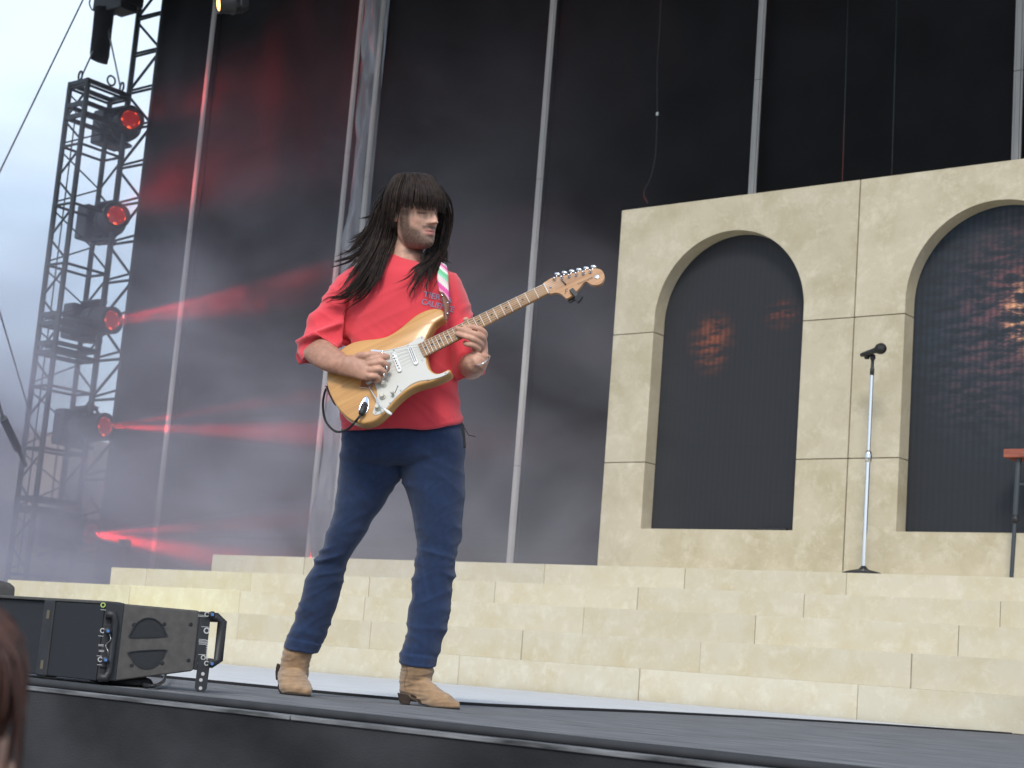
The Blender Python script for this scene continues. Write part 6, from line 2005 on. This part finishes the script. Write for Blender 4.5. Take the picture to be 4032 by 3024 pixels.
def fringe(count=460):
    for _ in range(count):
        a = RAD(hr_.uniform(-72, 72))
        sx, cx = math.sin(a), math.cos(a)
        e = hr_.gauss(0, 0.0022) - 0.003 * sx - 0.012 + (0.006 * (1 - cx))
        j = hr_.uniform(0, 0.006)
        x0 = hr_.uniform(-.02, .02)
        g_ = cr([H3(x0, -0.025, 0.134), H3(sx * 0.042 + x0 * .6, cx * 0.056 - .003, 0.123 + j), H3(sx * 0.076 + hr_.gauss(0, .002), cx * 0.094 + j, 0.088), H3(sx * 0.091 + hr_.gauss(0, .003), cx * 0.114 + j, 0.048), H3(sx * 0.093 + hr_.gauss(0, .003), cx * 0.116 + j, 0.014 + e)], 4)
        strand(g_, hr_.uniform(.0010, .0022))
fringe()
def sides(count=300):                           # over the ear and temple, swept back on the viewer's left
    for _ in range(count):
        a = RAD(hr_.uniform(66, 300))              # from the temple round the back
        for s in (-1,):
            sx, cx = s * math.sin(a), math.cos(a)
            j = hr_.uniform(0, .008)
            g_ = cr([H3(hr_.uniform(-.02, .02), -0.02, 0.134), H3(sx * .055, cx * .07 - .01, 0.119 + j), H3(sx * (.085 + j), cx * .10 - .004, 0.07), H3(sx * (.092 + j), cx * .108 - .006, 0.02), H3(sx * (.094 + j), cx * .108 - .016, -0.03 - hr_.uniform(0, .03))], 4)
            strand(g_, hr_.uniform(.0010, .0021))
sides()
def pp(lst): return [PX(c1(a, b), d) for a, b, d in lst]
# viewer's left: hair blown back and falling over the shoulder
G1 = [
    ([(1200, 190, .03), (1060, 330, .0), (960, 500, -.02), (840, 660, -.03), (700, 770, -.04), (570, 815, -.05)], 26, .010, .010),
    ([(1180, 230, .03), (1030, 420, .0), (930, 600, -.01), (800, 760, -.02), (680, 860, -.03), (590, 930, -.03)], 46, .014, .013),
    ([(1160, 300, .03), (1020, 520, .01), (920, 700, .0), (800, 860, .0), (660, 990, -.01), (480, 1055, -.02), (425, 1085, -.02)], 40, .014, .008),
    ([(1150, 330, .04), (1030, 560, .02), (960, 760, .02), (880, 930, .04), (780, 1080, .07), (690, 1180, .09), (650, 1250, .10)], 60, .016, .014),
    ([(1150, 360, .05), (1060, 600, .03), (1000, 800, .03), (930, 980, .06), (820, 1160, .11), (700, 1320, .13), (560, 1430, .135), (400, 1460, .12), (330, 1500, .11)], 60, .016, .010),
    ([(1150, 400, .05), (1070, 650, .04), (1020, 860, .04), (960, 1020, .08), (900, 1180, .12), (850, 1300, .14), (760, 1400, .145), (650, 1480, .14), (590, 1555, .135)], 60, .015, .012),
    ([(1140, 420, .05), (1080, 680, .05), (1040, 860, .05), (985, 1010, .09), (930, 1130, .12), (915, 1240, .138), (880, 1310, .142)], 45, .012, .010),
    ([(1120, 300, .03), (980, 460, -.01), (820, 520, -.03), (640, 535, -.04)], 6, .010, .012),
    ([(1150, 250, .03), (990, 430, .0), (900, 620, .0), (760, 800, -.01), (640, 880, -.02), (520, 870, -.03)], 18, .014, .018),
    ([(1150, 350, .03), (1010, 620, .01), (900, 820, .02), (760, 1000, .04), (660, 1120, .06), (560, 1200, .08), (420, 1290, .06)], 16, .016, .016),
    ([(1150, 350, .04), (1040, 640, .02), (960, 880, .04), (850, 1100, .09), (740, 1280, .125), (640, 1380, .135), (480, 1400, .13)], 26, .018, .020),
]
for g_, c_, s0, s1 in G1:
    lock(pp(g_), c_, s0, s1)
# viewer's right: behind the cheek and down on the chest
G2 = [
    ([(1600, 300, .03), (1680, 430, .01), (1688, 620, -.01), (1655, 820, .0), (1625, 980, .03), (1590, 1090, .09), (1545, 1230, .135), (1500, 1360, .142)], 55, .009, .012),
    ([(1620, 350, .02), (1690, 520, -.02), (1680, 720, -.03), (1640, 900, -.01), (1620, 1010, .03), (1660, 1090, .07), (1690, 1130, .08)], 40, .008, .012),
    ([(1590, 500, .01), (1625, 700, -.02), (1590, 860, .0), (1540, 980, .05), (1470, 1070, .10), (1370, 1140, .128), (1290, 1220, .138), (1150, 1275, .142)], 34, .010, .006),
    ([(1600, 520, .0), (1630, 720, -.02), (1600, 880, .01), (1540, 1010, .06), (1450, 1100, .11), (1385, 1180, .132), (1340, 1290, .142), (1295, 1370, .146), (1310, 1440, .148)], 30, .010, .006),
    ([(1610, 560, .0), (1650, 760, -.03), (1610, 900, .0), (1560, 1030, .06), (1510, 1120, .11), (1480, 1230, .14), (1440, 1330, .15), (1415, 1420, .152)], 34, .010, .006),
    ([(1610, 560, -.02), (1640, 760, -.04), (1590, 900, -.02), (1530, 1000, .02), (1470, 1080, .09), (1420, 1130, .12)], 50, .014, .014),
    ([(1600, 500, -.03), (1600, 700, -.05), (1560, 860, -.05), (1500, 960, -.03), (1460, 1040, .06), (1440, 1090, .1)], 40, .014, .014),
]
for g_, c_, s0, s1 in G2:
    lock(pp(g_), c_, s0, s1, flat=.35)
for _ in range(110):                             # fly-away strands
    a, b2 = hr_.uniform(-1, 1), hr_.uniform(0, 1)
    g_ = [(1200 + 120 * a, 200 + 60 * b2, .03), (1080 + 90 * a, 420 + 80 * a, .02), (960 + 110 * a, 680 + 120 * b2, .01), (820 + 200 * a, 930 + 160 * b2, .02), (660 + 280 * a, 1060 + 380 * b2, .08 + .05 * b2)]
    lock(pp(g_), 1, .012, .02, .0011, .012)
for _ in range(40):
    a, b2 = hr_.uniform(-1, 1), hr_.uniform(0, 1)
    g_ = [(1620 + 40 * a, 420, .0), (1670 + 30 * a, 640, -.01), (1640 + 30 * a, 860, .0), (1590 + 60 * a, 1060, .07), (1500 + 130 * a, 1250 + 120 * b2, .15)]
    lock(pp(g_), 1, .008, .012, .0011, .012)
build(hv, 'hair', M['hair'], root, True)

# ---- rings, bracelet, transmitter ------------------------------------------
for px, h, r in (((1074, 772), .050, .0112), ((1046, 848), .044, .0108)):
    mb = MB()
    c = gh(px, h)
    ax1 = U_ * 0.35 + V_ * 0.9; ax1 /= np.linalg.norm(ax1)
    nrm = N_
    pts = [c + V_ * r * 1.05 * math.cos(a) + (N_ * .6 + U_ * .8) * r * 1.02 * math.sin(a) - N_ * .006 for a in np.linspace(0, 2 * math.pi, 22)]
    build(mb.tube(pts, 0.0022, 8), 'ring', M['chrome'], root, True)
c = g3((758, 1078), -0.050)
ca3 = (g3((838, 1036), -.048) - g3((680, 1118), -.048)) / 2
cb3 = g3((775, 1126), -.010) - c
pts = [c + ca3 * 1.04 * math.cos(a) + cb3 * math.sin(a) for a in np.linspace(0, 2 * math.pi, 40)]
build(MB().tube(pts, 0.0024, 8), 'bracelet', M['chrome'], root, True)
tp0 = PX(E_(1000, 940), 0.0)
tk = thing('transmitter_pack', 'black wireless pack clipped to the waistband at the right hip', 'transmitter', tp0)
n0 = len(tk.children)
slab_pts = [E_(990, 905), E_(1003, 918), E_(1007, 968), E_(996, 966), E_(986, 935)]
vs = [PX(p, .045) for p in slab_pts] + [PX(p, -.03) for p in slab_pts]
n = len(slab_pts)
fixnormals(build(MB().add(vs, [tuple(range(n)), tuple(range(2 * n - 1, n - 1, -1))] + [(i, (i + 1) % n, n + (i + 1) % n, n + i) for i in range(n)]), 'case', M['black'], tk, bevel=0.004))
build(MB().tube([PX(E_(1004, 925), -.02), PX(E_(1012, 940), -.03), PX(E_(1027, 943), -.04)], 0.0015, 5), 'antenna', M['black'], tk, True)
